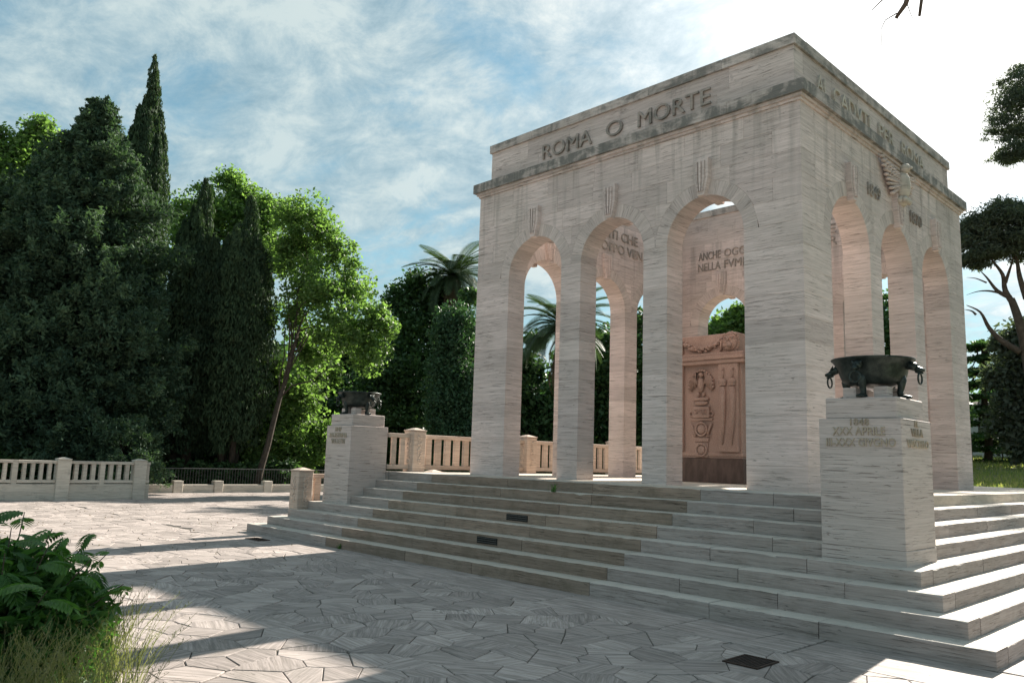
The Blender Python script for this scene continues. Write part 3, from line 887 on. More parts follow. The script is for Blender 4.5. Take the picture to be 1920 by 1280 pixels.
# lion heads at both corners
def lion(cx, cy, cz, s=1.0):
    bm = bmesh.new()
    blob(bm, (cx, cy, cz), (0.165*s, 0.13*s, 0.18*s), 3)
    blob(bm, (cx, cy-0.13*s, cz-0.06*s), (0.075*s, 0.09*s, 0.07*s), 2)
    blob(bm, (cx, cy-0.13*s, cz-0.125*s), (0.055*s, 0.06*s, 0.03*s), 2)
    blob(bm, (cx, cy-0.205*s, cz-0.02*s), (0.035*s, 0.03*s, 0.025*s), 1)
    blob(bm, (cx, cy-0.13*s, cz+0.04*s), (0.03*s, 0.07*s, 0.05*s), 1)
    for q in (-1, 1):
        blob(bm, (cx+q*0.065*s, cy-0.115*s, cz+0.055*s), (0.028*s, 0.02*s, 0.02*s), 1)
        blob(bm, (cx+q*0.060*s, cy-0.11*s, cz+0.085*s), (0.05*s, 0.035*s, 0.022*s), 1)
        blob(bm, (cx+q*0.12*s, cy-0.05*s, cz+0.15*s), (0.04*s, 0.03*s, 0.04*s), 1)
        blob(bm, (cx+q*0.05*s, cy-0.17*s, cz-0.075*s), (0.05*s, 0.05*s, 0.045*s), 1)
    for k in range(26):
        a = 2*math.pi*k/26
        blob(bm, (cx+0.165*s*math.cos(a), cy-0.01*s, cz+0.185*s*math.sin(a)), (0.035*s, 0.05*s, 0.035*s), 1)
        blob(bm, (cx+0.13*s*math.cos(a+.12), cy-0.06*s, cz+0.15*s*math.sin(a+.12)), (0.028*s, 0.04*s, 0.028*s), 1)
    return bm_me('lion_head', bm, True)
for s in (-1, 1): apart('lion_head', lion(AX+s*0.645, AY+0.02, 3.97))
bm = bmesh.new()
for k in range(22):
    t = k/21; x = AX-0.42+0.84*t; z = 4.02-0.16*math.sin(math.pi*t)
    for j in range(4):
        blob(bm, (x+random.uniform(-.02, .02), AY-0.02+random.uniform(-.03, .02), z+random.uniform(-.045, .045)), (0.035, 0.03, 0.03), 1)
for s in (-1, 1):
    tube(bm, [(AX+s*0.44, AY+0.0, 4.08), (AX+s*0.45, AY-0.03, 3.95), (AX+s*0.43, AY-0.02, 3.80)], [0.03, 0.025, 0.02], 6)
apart('garland', bm_me('garland', bm, True))
# centre relief: eagle, tablet, roundels
bm = bmesh.new()
ry = AY-0.005
blob(bm, (AX, ry-0.03, 3.18), (0.07, 0.05, 0.17), 2); blob(bm, (AX+0.02, ry-0.07, 3.36), (0.045, 0.05, 0.045), 2); blob(bm, (AX+0.055, ry-0.08, 3.35), (0.03, 0.02, 0.015), 1)
for s in (-1, 1):
    for k in range(6):
        tube(bm, [(AX+s*0.06, ry-0.03, 3.28-0.02*k), (AX+s*(0.10+0.028*k), ry-0.045, 3.40-0.02*k), (AX+s*(0.14+0.022*k), ry-0.03, 3.12-0.02*k+0.04*(k % 2))], [0.022, 0.026, 0.014], 5)
    blob(bm, (AX+s*0.06, ry-0.03, 2.98), (0.035, 0.04, 0.06), 1)
for k in range(16):
    a = math.pi*k/15; blob(bm, (AX+0.27*math.cos(a), ry-0.03, 3.12+0.33*math.sin(a)), (0.035, 0.03, 0.035), 1)
apart('eagle_relief', bm_me('eagle_relief', bm, True))
bm = bmesh.new()
add_box(bm, AX-0.17, AX+0.17, ry-0.06, ry+0.01, 2.86, 2.92, 0.008)
blob(bm, (AX, ry-0.02, 2.81), (0.16, 0.045, 0.05), 2)
add_box(bm, AX-0.19, AX+0.19, ry-0.05, ry+0.01, 2.52, 2.74, 0.01)
add_box(bm, AX-0.25, AX+0.25, ry-0.03, ry+0.01, 2.47, 2.515, 0.006)
for s in (-1, 1): torus(bm, (AX+s*0.22, ry-0.02, 2.60), 0.045, 0.014, 'Y', 14, 6)
apart('tablet', bm_me('tablet', bm))
letters('SPQR', (AX-0.145, ry-0.05, 2.575), FX, 0.29, 0.115, 0.02, m_gran, alt, normal=FN)
for zc_, rr_, sq in ((2.30, 0.125, 0), (1.90, 0.115, 0.14)):
    bm = bmesh.new()
    if sq: add_box(bm, AX-sq, AX+sq, ry-0.02, ry+0.01, zc_-sq, zc_+sq, 0.005)
    torus(bm, (AX, ry-0.03, zc_), rr_, 0.022, 'Y', 24, 6)
    blob(bm, (AX, ry-0.02, zc_), (rr_*0.8, 0.035, rr_*0.8), 2)
    if not sq:
        for s in (-1, 1):
            tube(bm, [(AX+s*0.13, ry-0.02, zc_-0.14), (AX+s*0.18, ry-0.03, zc_), (AX+s*0.24, ry-0.02, zc_+0.12)], [0.02, 0.028, 0.012], 6)
            tube(bm, [(AX+s*0.13, ry-0.02, zc_-0.14), (AX+s*0.22, ry-0.03, zc_-0.12)], [0.018, 0.01], 6)
    apart('roundel', bm_me('roundel', bm, True))
bm = bmesh.new(); add_box(bm, AX-0.16, AX+0.16, ry-0.03, ry+0.01, 2.06, 2.14, 0.008); apart('bracket', bm_me('bracket', bm))
# swords and fasces on the pilasters
for s in (-1, 1):
    for dx in (-0.10, 0.10):
        bm = bmesh.new(); px = AX+s*0.61+dx; py = AY-0.075
        tube(bm, [(px, py, 3.42), (px, py-0.01, 3.26)], [0.028, 0.020], 7)
        blob(bm, (px, py-0.01, 3.44), (0.035, 0.03, 0.03), 1)
        blob(bm, (px, py-0.015, 3.20), (0.085, 0.05, 0.075), 2)
        tube(bm, [(px, py, 3.10), (px+0.01, py-0.02, 2.7), (px, py-0.015, 2.35), (px-0.02, py, 2.0)], [0.062, 0.058, 0.042, 0.014], 8)
        add_box(bm, px-0.07, px+0.07, py-0.05, py+0.01, 3.12, 3.16, 0.01)
        for k in range(7): torus(bm, (px, py-0.005, 3.0-0.11*k), 0.045-0.002*k, 0.009, 'Z', 8, 5)
        apart('sword_relief', bm_me('sword_relief', bm, True))

# ================================================================== pedestals with bronze bowls
def pedestal(cx, cy, label, rows_front, rows_side):
    p = empty('corner_pedestal', (cx, cy, 0.64), label, 'pedestal', 'pedestals at the ends of the steps')
    h = 0.4428
    part('shaft', box_me('shaft', cx-h, cx+h, cy-h, cy+h, 0.80, 2.167, 0.006), m_ped, p)
    part('foot', box_me('foot', cx-h-0.004, cx+h+0.004, cy-h-0.004, cy+h+0.004, 0.60, 0.798, 0.006), m_ped, p)
    hc = h-0.055
    part('cap', box_me('cap', cx-hc, cx+hc, cy-hc, cy+hc, 2.167, 2.40, 0.012), m_ped, p)
    for s, u0, u1, z, hh in rows_front:
        letters(s, (cx-h+u0, cy-h, z), FX, u1-u0, hh, 0.018, m_letp, p, normal=FN)
    for s, u0, u1, z, hh in rows_side:
        letters(s, (cx+h, cy-h+u0, z), (0, 1, 0), u1-u0, hh, 0.018, m_letp, p, normal=(1, 0, 0))
    return p
m_letp = travertine('travertine_carved', (0.44, 0.37, 0.28), (0.30, 0.25, 0.19), pit=0.3)
PC = 1.9377-0.4428
LXC = -W-EL+E0-PC+0.0
pedestal(PC, -PC, 'pale travertine pedestal at the right corner of the steps, lettered XXX APRILE III-XXX GIVGNO',
         [('1848', .355, .555, 2.09, .075), ('XXX APRILE', .155, .72, 1.985, .09), ('III-XXX GIVGNO', .085, .825, 1.865, .09)],
         [('IL', .37, .50, 2.09, .07), ('VILLA', .26, .60, 1.985, .085), ('VASCELLO', .13, .76, 1.865, .085)])
pedestal(LXC, -PC, 'pale travertine pedestal at the far left end of the steps beside the balustrade',
         [('1849', .33, .54, 2.05, .085), ('PALESTRINA', .13, .76, 1.93, .09), ('VELLETRI', .20, .69, 1.81, .09)], [])
def brazier_parts():
    """meshes centred on the origin; z = 0 at the top of the pedestal"""
    out_ = []
    bm = bmesh.new()
    prof = [(0.0, 0.155), (0.20, 0.15), (0.265, 0.16), (0.325, 0.20), (0.352, 0.27), (0.372, 0.355), (0.425, 0.425), (0.44, 0.435), (0.445, 0.452), (0.425, 0.455), (0.39, 0.43), (0.33, 0.39), (0.0, 0.36)]
    lathe(bm, prof, 48); out_.append(('bowl', bm_me('bowl', bm, True), None))
    for q in range(4):
        rot = Matrix.Rotation(q*math.pi/2, 4, 'Z')
        bm = bmesh.new()      # animal leg with paw
        tube(bm, [(0.285, 0, 0.30), (0.31, 0, 0.20), (0.30, 0, 0.12), (0.285, 0, 0.07), (0.30, 0, 0.03)], [0.055, 0.050, 0.036, 0.032, 0.038], 12)
        blob(bm, (0.325, 0, 0.022), (0.07, 0.058, 0.026), 2)
        for t in (-1, 0, 1): blob(bm, (0.385, t*0.03, 0.018), (0.022, 0.016, 0.018), 1)
        me = bm_me('leg', bm, True); me.transform(rot); out_.append(('leg', me, None))
        bm = bmesh.new()      # wolf head
        tube(bm, [(0.36, 0, 0.375), (0.43, 0, 0.355), (0.47, 0, 0.335)], [0.052, 0.046, 0.042], 12)
        tube(bm, [(0.46, 0, 0.330), (0.51, 0, 0.312), (0.55, 0, 0.305)], [0.036, 0.026, 0.018], 10)
        tube(bm, [(0.46, 0, 0.300), (0.50, 0, 0.282), (0.535, 0, 0.274)], [0.020, 0.015, 0.010], 8)
        for t in (-1, 1):
            tube(bm, [(0.455, t*0.035, 0.365), (0.435, t*0.055, 0.405)], [0.022, 0.004], 6)
            blob(bm, (0.490, t*0.024, 0.342), (0.012, 0.01, 0.01), 1)
        me = bm_me('wolf_head', bm, True); me.transform(rot)
        bm = bmesh.new(); torus(bm, (0.500, 0, 0.215), 0.060, 0.010, 'X', 26, 8)
        mr = bm_me('ring', bm, True); mr.transform(rot)
        out_.append(('wolf_head', me, mr))
    return out_
BP = brazier_parts()
def brazier(cx, cy, label):
    b = empty('bronze_brazier', (cx, cy, 2.401), label, 'brazier', 'bronze bowls on the pedestals')
    for name, me, sub in BP:
        o = link(name, me, m_bronze, b)
        if sub: link('ring', sub, m_bronze, o)
    for i, (dx, dy, sx, sy) in enumerate(((-0.17, -0.17, .075, .075), (0.17, -0.17, .075, .075), (0.17, 0.17, .075, .075), (-0.17, 0.17, .075, .075))):
        sme = box_me('stone_block', dx-sx, dx+sx, dy-sy, dy+sy, 0.0, 0.125, 0.005)
        link('stone_block', sme, m_ped, b)
brazier(PC, -PC, 'large dark bronze bowl with wolf heads and rings on the right lettered pedestal')
brazier(LXC, -PC, 'dark bronze bowl with ring handles on the far left pedestal before the trees')

# ================================================================== balustrades
def balustrade(name, x, y0, y1, zb, post_h, rail_h, posts, mids, mat, label, slat, gap, th=0.17, plinth=0.0, ps=0.33, raised=0.05, relief=True):
    """runs along Y at x. posts / mids: y centres"""
    b = empty(name, (x, y0, zb), label, 'balustrade')
    if plinth:
        brk = [y0]+[p for p in posts if y0 < p < y1]+[y1]
        for a, c in zip(brk, brk[1:]):
            part('plinth_block', box_me('plinth_block', x-th/2-0.03, x+th/2+0.03, a+0.002, c-0.002, zb-0.05, zb+plinth, 0.008), mat, b)
    z0 = zb+plinth
    for p in posts:
        pm = part('post', box_me('post', x-ps/2, x+ps/2, p-ps/2, p+ps/2, zb-0.02, zb+post_h-0.05, 0.012), mat, b)
        bm = bmesh.new()
        add_box(bm, x-ps/2-0.01, x+ps/2+0.01, p-ps/2-0.01, p+ps/2+0.01, zb+post_h-0.05, zb+post_h-0.02, 0.006)
        bmesh.ops.create_cone(bm, cap_ends=True, segments=4, radius1=(ps/2)*1.38, radius2=(ps/2)*0.25, depth=0.045, matrix=Matrix.Translation((x, p, zb+post_h+0.0)) @ Matrix.Rotation(R(45), 4, 'Z'))
        me = bm_me('post_cap', bm); me.transform(Matrix.Translation(-b.matrix_basis.translation)); link('post_cap', me, mat, pm)
        if relief:
            bm = bmesh.new(); bm2 = bmesh.new()
            for k in range(11):
                zz = zb+post_h*0.22+k*post_h*0.058
                for j in range(3):
                    blob(bm, (x+ps/2, p+random.uniform(-.045, .045), zz+random.uniform(-.015, .015)), (0.016, 0.026, 0.032), 1)
                    blob(bm2, (x+random.uniform(-.045, .045), p-ps/2, zz+random.uniform(-.015, .015)), (0.026, 0.016, 0.032), 1)
            for q_ in (bm, bm2):
                me = bm_me('relief', q_, True); me.transform(Matrix.Translation(-b.matrix_basis.translation)); link('relief', me, mat, pm)
    cuts = sorted([(p, ps/2) for p in posts]+[(m_, 0.07) for m_ in mids])
    segs = []; cur = y0
    for p, hw in cuts:
        if p-hw > cur+0.1: segs.append((cur, p-hw))
        cur = max(cur, p+hw)
    if y1 > cur+0.1: segs.append((cur, y1))
    for m_ in mids:
        part('mid_post', box_me('mid_post', x-th/2, x+th/2, m_-0.07, m_+0.07, z0, zb+rail_h, 0.005), mat, b)
    zr0 = z0+raised; hr = 0.09
    for a, c in segs:
        part('top_rail', box_me('top_rail', x-th/2-0.006, x+th/2+0.006, a+.001, c-.001, zb+rail_h-0.085, zb+rail_h, 0.006), mat, b)
        part('bottom_rail', box_me('bottom_rail', x-th/2-0.002, x+th/2+0.002, a+.001, c-.001, zr0, zr0+hr, 0.005), mat, b)
        n = max(1, int(round((c-a-gap)/(slat+gap))))
        pitch = (c-a-gap)/n; s_ = pitch-gap
        for i in range(n):
            ys = a+gap+i*pitch
            part('baluster', box_me('baluster', x-th/2+0.02, x+th/2-0.02, ys, ys+s_, zr0+hr-0.001, zb+rail_h-0.084, 0.005), mat, b)
    return b
balustrade('stone_balustrade', XL-0.07, -1.045, 12.5, ZP, 0.89, 0.78, [-0.33, 3.05, 6.4, 9.8], [1.35, 4.75, 8.1, 11.4], m_bal,
           'stone balustrade with carved posts along the left edge of the raised platform', 0.145, 0.115, th=0.11)
balustrade('stone_balustrade', -9.66, -2.38, 6.0, 0.48, 0.80, 0.70, [-2.22, 1.2], [-0.55], m_bal,
           'short low stone balustrade with carved end post beside the far left pedestal', 0.15, 0.12, th=0.12)
balustrade('stone_balustrade', -21.3, -11.0, -0.95, 0.0, 1.22, 1.14, [-8.2, -5.95+0.0, -3.45, -1.27], [-9.6, -7.05, -4.7, -2.36], m_balw,
           'long pale stone balustrade on a low plinth at the left edge of the square', 0.105, 0.125, th=0.18, plinth=0.46, ps=0.36, raised=0.03, relief=False)
# low wall with iron railing
lw = empty('low_wall', (-24.6, 5, 0), 'low pale stone kerb wall at the back of the square under an iron railing', 'wall')
ws = [-0.9, 1.30, 2.83, 4.85, 6.9, 9.0, 11.2]
for a, c in zip(ws, ws[1:]):
    part('wall_slab', box_me('wall_slab', -24.7, -24.5, a+.17, c-.17, -0.05, 0.30, 0.01), m_balw, lw)
for a in ws:
    part('wall_pier', box_me('wall_pier', -24.76, -24.44, a-.168, a+.168, -0.05, 0.44, 0.012), m_balw, lw)
part('wall_slab', box_me('wall_slab', -24.7, -21.42, -1.05, -0.9, -0.05, 0.30, 0.01), m_balw, lw)
rl = empty('iron_railing', (-24.85, 5, 0), 'thin dark iron railing standing behind the low kerb wall', 'railing')
bm = bmesh.new(); tube(bm, [(-24.85, -1.2, 0.88), (-24.85, 12, 0.88)], 0.02, 6); part('top_bar', bm_me('top_bar', bm), m_iron, rl)
bm = bmesh.new(); tube(bm, [(-24.85, -1.2, 0.18), (-24.85, 12, 0.18)], 0.015, 6); part('bottom_bar', bm_me('bottom_bar', bm), m_iron, rl)
bm = bmesh.new(); tube(bm, [(0, 0, 0.0), (0, 0, 0.87)], 0.011, 5); bar = bm_me('bar', bm)
for i in range(118):
    link('bar', bar, m_iron, rl, loc=(0, -6.1+i*0.11, 0))

# ================================================================== lawn terrain on the right and behind
def lawn_h(x, y):
    d = math.hypot(x-CAM[0], y-CAM[1])
    base = 0.6+0.055*max(0, d-20)
    return min(base, 3.6)
bm = bmesh.new(); grid = {}
xs = np.linspace(-16, 60, 48); ys = np.linspace(13.2, 95, 50)
xs2 = [x for x in xs]
for i, x in enumerate(xs2):
    for j, y in enumerate(ys):
        f = min(1, max(0, (x+16)/6.0))
        z = -0.08+(lawn_h(x, y)+0.08)*f+random.uniform(-.02, .02)
        grid[i, j] = bm.verts.new((x, y, z if not (i == 0) else -0.1))
for i in range(len(xs2)-1):
    for j in range(len(ys)-1):
        bm.faces.new((grid[i, j], grid[i+1, j], grid[i+1, j+1], grid[i, j+1]))
o = link('lawn', bm_me('lawn', bm, True), m_lawn); o['kind'] = 'structure'
bm = bmesh.new(); grid = {}
xs = np.linspace(4.2, 60, 30); ys = np.linspace(-6, 13.4, 14)
for i, x in enumerate(xs):
    for j, y in enumerate(ys):
        f = min(1, max(0, (y+5)/14))*min(1, (x-4.2)/3)
        grid[i, j] = bm.verts.new((x, y, -0.03+(lawn_h(x, y)+0.03)*f))
for i in range(len(xs)-1):
    for j in range(len(ys)-1):
        bm.faces.new((grid[i, j], grid[i+1, j], grid[i+1, j+1], grid[i, j+1]))
o = link('grass_slope', bm_me('grass_slope', bm, True), m_lawn); o['kind'] = 'structure'
# grass tufts of the lawn
def grass_blades(name, P, hmin, hmax, wid, mat, lean=0.5, parent=None):
    N = len(P)
    a = rng.uniform(0, 2*math.pi, N); h = rng.uniform(hmin, hmax, N); w = wid*rng.uniform(.6, 1.3, N)
    la = rng.uniform(0, 2*math.pi, N); ll = rng.uniform(0, lean, N)*h
    dx = np.stack([np.cos(a)*w, np.sin(a)*w, np.zeros(N)], 1); ld = np.stack([np.cos(la)*ll, np.sin(la)*ll, np.zeros(N)], 1)
    up = np.stack([np.zeros(N), np.zeros(N), h], 1)
    mid = P+up*0.6+ld*0.35; top = P+up+ld
    Q1 = np.stack([P-dx, P+dx, mid+dx*.7, mid-dx*.7], 1); Q2 = np.stack([mid-dx*.7, mid+dx*.7, top+dx*.1, top-dx*.1], 1)
    V = np.concatenate([Q1, Q2]); me = quads_np(name, V)
    t = rng.random(N); tt = np.repeat(np.concatenate([t, t]), 4).astype(np.float32)
    at = me.attributes.new('tint', 'FLOAT', 'POINT'); at.data.foreach_set('value', tt)
    return link(name, me, mat, parent)
NL = 26000
ang = rng.uniform(R(-24), R(-8), NL); dd = 26+34*rng.random(NL)**1.3
gx = CAM[0]+dd*np.sin(ang); gy = CAM[1]+dd*np.cos(ang)
keep = gy > 13.4
gx, gy, dd = gx[keep], gy[keep], dd[keep]
gz = np.array([lawn_h(a, b)-0.03 for a, b in zip(gx, gy)])
o = grass_blades('lawn_grass', np.stack([gx, gy, gz], 1), 0.06, 0.2, 0.02, l_lawn); tag(o, 'short sunlit lawn grass on the rise right of the monument', 'grass', kind='stuff')

# ================================================================== trees
def leaf_quads(C, size, up=0.3, elong=1.0, vert=False, aspect=0.6, jit=0.0):
    """quads centred on C (N,3)"""
    N = len(C)
    n = rng.normal(size=(N, 3)); n[:, 2] = np.abs(n[:, 2])*1.0+up
    n /= np.linalg.norm(n, axis=1)[:, None]
    t = rng.normal(size=(N, 3))
    if vert: t = t*0.45+np.array([0, 0, 1.0])
    t -= n*(t*n).sum(1)[:, None]; t /= np.linalg.norm(t, axis=1)[:, None]+1e-9
    if vert:
        t = rng.normal(size=(N, 3))*0.38+np.array([0, 0, 1.0]); t /= np.linalg.norm(t, axis=1)[:, None]
        n = np.cross(t, rng.normal(size=(N, 3))); n /= np.linalg.norm(n, axis=1)[:, None]+1e-9
    b = np.cross(n, t)
    s = size*rng.uniform(.6, 1.35, N)[:, None]
    L = t*s*elong; B = b*s*aspect
    return np.stack([C-L, C-L*0.1+B, C+L, C-L*0.1-B], 1)
def crown_mesh(name, C, size, mat, parent, tint=None, **kw):
    V = leaf_quads(C, size, **kw); me = quads_np(name, V)
    t = rng.random(len(C)) if tint is None else tint
    at = me.attributes.new('tint', 'FLOAT', 'POINT'); at.data.foreach_set('value', np.repeat(np.clip(t, 0, 1), 4).astype(np.float32))
    return link(name, me, mat, parent)
def clumps(centers, radii, n, squash=0.8, shell=0.5):
    """n points spread over blobs; shell 0 = solid, 1 = only surface"""
    centers = np.array(centers, float); radii = np.array(radii, float)
    w = radii**2; idx = rng.choice(len(centers), n, p=w/w.sum())
    d = rng.normal(size=(n, 3)); d /= np.linalg.norm(d, axis=1)[:, None]
    r = radii[idx]*(shell+(1-shell)*rng.random(n)**(1/2.2))*(1+0.12*rng.normal(size=n))
    if shell < 0:
        d = rng.normal(size=(n, 3)); r = radii[idx]*0.62; d = np.clip(d, -2.4, 2.4)
    d[:, 2] *= squash
    return centers[idx]+d*r[:, None], idx
def branchy(parent, mat, base, tips, r0, trunk_top, lean=(0, 0), seg=8, kink=0.25):
    """one mesh of trunk, and limbs as their own parts"""
    bm = bmesh.new(); top = Vector(trunk_top)
    pts = []; b = Vector(base)
    n = 7
    for i in range(n+1):
        t = i/n; p = b.lerp(top, t)
        if 0 < i < n: p += Vector((random.uniform(-1, 1), random.uniform(-1, 1), 0))*kink*r0*2
        pts.append(p)
    rad = [r0*(1.25 if i == 0 else 1)*(1-0.55*i/n) for i in range(n+1)]
    tube(bm, pts, rad, seg); link('trunk', bm_me('trunk', bm, True), mat, parent)
    for tip in tips:
        tip = Vector(tip); st = pts[random.randint(n//2, n)]
        bm = bmesh.new(); q = []
        for i in range(6):
            t = i/5; p = st.lerp(tip, t); p.z += 0.12*(tip-st).length*math.sin(math.pi*t)*0.6
            if 0 < i < 5: p += Vector((random.uniform(-1, 1), random.uniform(-1, 1), random.uniform(-1, 1)))*0.06*(tip-st).length
            q.append(p)
        tube(bm, q, [r0*0.26*(1-0.85*i/5) for i in range(6)], 6); link('limb', bm_me('limb', bm, True), mat, parent)

def tree_at(name, px, dist, label, group=None, z=0.0, py=860):
    s = spot(px, dist, py)
    return empty(name, (s[0], s[1], z), label, 'tree', group)
def wdt(px, dist): return px/FPX*dist*1.03           # metres for a width in photo pixels

# ---- columnar cypresses
def cypress(px, dist, top_py, halfw_px, label, n=30000, plumes=16, bare=1.2, lean=0.0, size=0.15, mat=None, taper=0.22, tall=False):
    t = tree_at('cypress_tree', px, dist, label, 'cypresses at the left of the square', py=top_py)
    Ht = height(px, top_py, dist); Wd = wdt(halfw_px, dist)
    Cs = []; tints = []
    rs_ = random.Random(px)
    per = n//plumes
    for k in range(plumes):
        a = 2*math.pi*k/plumes*2.4; rr = Wd*0.68*math.sqrt((k+0.3)/plumes)
        ph = Ht*(1-0.20*(rr/Wd)**1.2)*random.uniform(.87, .97) if k > 1 else Ht*(1-0.02*k)
        z0 = bare+random.uniform(0, Ht*0.10) if k < plumes*0.6 else bare+random.uniform(0, Ht*0.25)
        if tall: ph = Ht*(1-0.34*(rr/Wd)**1.5)*rs_.uniform(.93, 1.0) if k > 2 else Ht*(1-0.018*k)
        u = rng.random(per); z = z0+(ph-z0)*u**0.9
        tt = (z-z0)/(ph-z0)
        pr_ = Wd*0.36*np.clip(np.minimum(1, tt*5+.3)*(1-tt**3.0)**0.75, 0, 1)+0.05
        pr_ *= 1+0.22*np.sin(z*3.1+k*1.7)+0.12*np.sin(z*9+k)
        th = rng.uniform(0, 2*math.pi, per); rad = pr_*(0.45+0.6*rng.random(per)**0.5)
        shrink = 1-taper*np.clip((z/Ht), 0, 1)**4
        cx = math.cos(a)*rr*shrink+lean*z/Ht; cy = math.sin(a)*rr*shrink
        C = np.stack([cx+rad*np.cos(th), cy+rad*np.sin(th), z], 1); Cs.append(C)
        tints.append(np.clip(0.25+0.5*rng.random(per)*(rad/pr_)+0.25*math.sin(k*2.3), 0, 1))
    C = np.concatenate(Cs); tn = np.concatenate(tints)
    crown_mesh('crown', C, size, mat or l_cyp, t, tn, vert=True, elong=1.5, aspect=0.42)
    bm = bmesh.new()
    for k in range(4):
        a = k*1.6; tube(bm, [(0.25*math.cos(a), 0.25*math.sin(a), -0.1), (0.45*math.cos(a), 0.45*math.sin(a), Ht*0.25), (0.3*math.cos(a), 0.3*math.sin(a), Ht*0.6)], [0.16, 0.12, 0.05], 7)
    link('trunk', bm_me('trunk', bm, True), m_bark, t)
    return t
cypress(290, 39, 104, 54, 'tallest cypress, a narrow dark spire rising over the other trees on the left', 110000, 22, size=0.07, taper=0.50, tall=True)
cypress(385, 36.5, 336, 54, 'slim dark cypress left of the pair beside the leafy plane tree', 70000, 16, size=0.07)
cypress(468, 36, 368, 66, 'broad dark cypress nearest the leaning plane tree trunk', 80000, 18, size=0.07)

# ---- big ragged conifers
def conifer(px, dist, prof, label, n=60000, size=0.15, nb=170, group='ragged conifers at the left', mat=None, drop=0.18):
    """prof: top pixel and list of (height fraction, half width px); sprays of foliage point outwards and up"""
    top_py = prof[0]; t = tree_at('conifer_tree', px, dist, label, group, py=top_py)
    Ht = height(px, top_py, dist)
    fr = np.array([p[0] for p in prof[1]]); hw = np.array([wdt(p[1], dist) for p in prof[1]])
    nt = nb*7
    u = rng.random(nt)**0.9; z = 0.4+(Ht-0.5)*u; a = rng.uniform(0, 2*math.pi, nt)
    lump = 1+0.16*np.sin(a*3+z*1.1)+0.12*np.sin(a*7-z*2.3)+0.10*np.sin(z*3.7)
    w = np.interp(z/Ht, fr, hw)*lump
    rr = w*(0.55+0.45*rng.random(nt)**0.5)
    O_ = np.stack([np.cos(a)*rr, np.sin(a)*rr, z], 1)
    dirs = np.stack([np.cos(a), np.sin(a), np.full(nt, 0.55)], 1)+0.45*rng.normal(size=(nt, 3)); dirs /= np.linalg.norm(dirs, axis=1)[:, None]
    ln = rng.uniform(0.45, 1.05, nt)*(0.55+0.45*np.clip(w/3, 0, 1.2))
    idx = rng.integers(0, nt, n); q = rng.random(n)
    sp_ = (0.30*(1-q)+0.06)*ln[idx]
    C = O_[idx]+dirs[idx]*(q*ln[idx])[:, None]+rng.normal(size=(n, 3))*sp_[:, None]*0.75
    C[:, 2] = np.clip(C[:, 2], 0.05, Ht+0.25)
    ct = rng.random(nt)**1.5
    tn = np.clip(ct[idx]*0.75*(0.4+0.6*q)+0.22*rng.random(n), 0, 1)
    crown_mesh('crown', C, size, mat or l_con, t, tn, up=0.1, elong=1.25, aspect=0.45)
    # dense inner foliage
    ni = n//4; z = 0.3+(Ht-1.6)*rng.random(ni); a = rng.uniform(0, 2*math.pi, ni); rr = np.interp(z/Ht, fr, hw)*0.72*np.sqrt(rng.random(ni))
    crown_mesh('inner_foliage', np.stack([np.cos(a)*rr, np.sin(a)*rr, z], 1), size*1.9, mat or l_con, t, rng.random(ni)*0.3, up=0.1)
    ii = rng.choice(nt, 10, replace=False)
    branchy(t, m_bark, (0, 0, -0.1), [tuple(O_[i]*np.array([.8, .8, 1])) for i in ii], 0.3, (0, 0, Ht*0.9))
    return t
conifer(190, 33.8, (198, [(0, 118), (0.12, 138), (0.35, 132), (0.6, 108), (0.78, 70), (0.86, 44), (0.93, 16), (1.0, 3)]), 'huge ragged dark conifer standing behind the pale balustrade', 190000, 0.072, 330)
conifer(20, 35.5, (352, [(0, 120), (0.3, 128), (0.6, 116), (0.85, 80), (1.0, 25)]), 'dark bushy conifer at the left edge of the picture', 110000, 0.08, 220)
conifer(225, 31.4, (788, [(0, 66), (0.5, 58), (1.0, 12)]), 'small grey green young conifer just behind the balustrade end post', 22000, 0.05, 50)

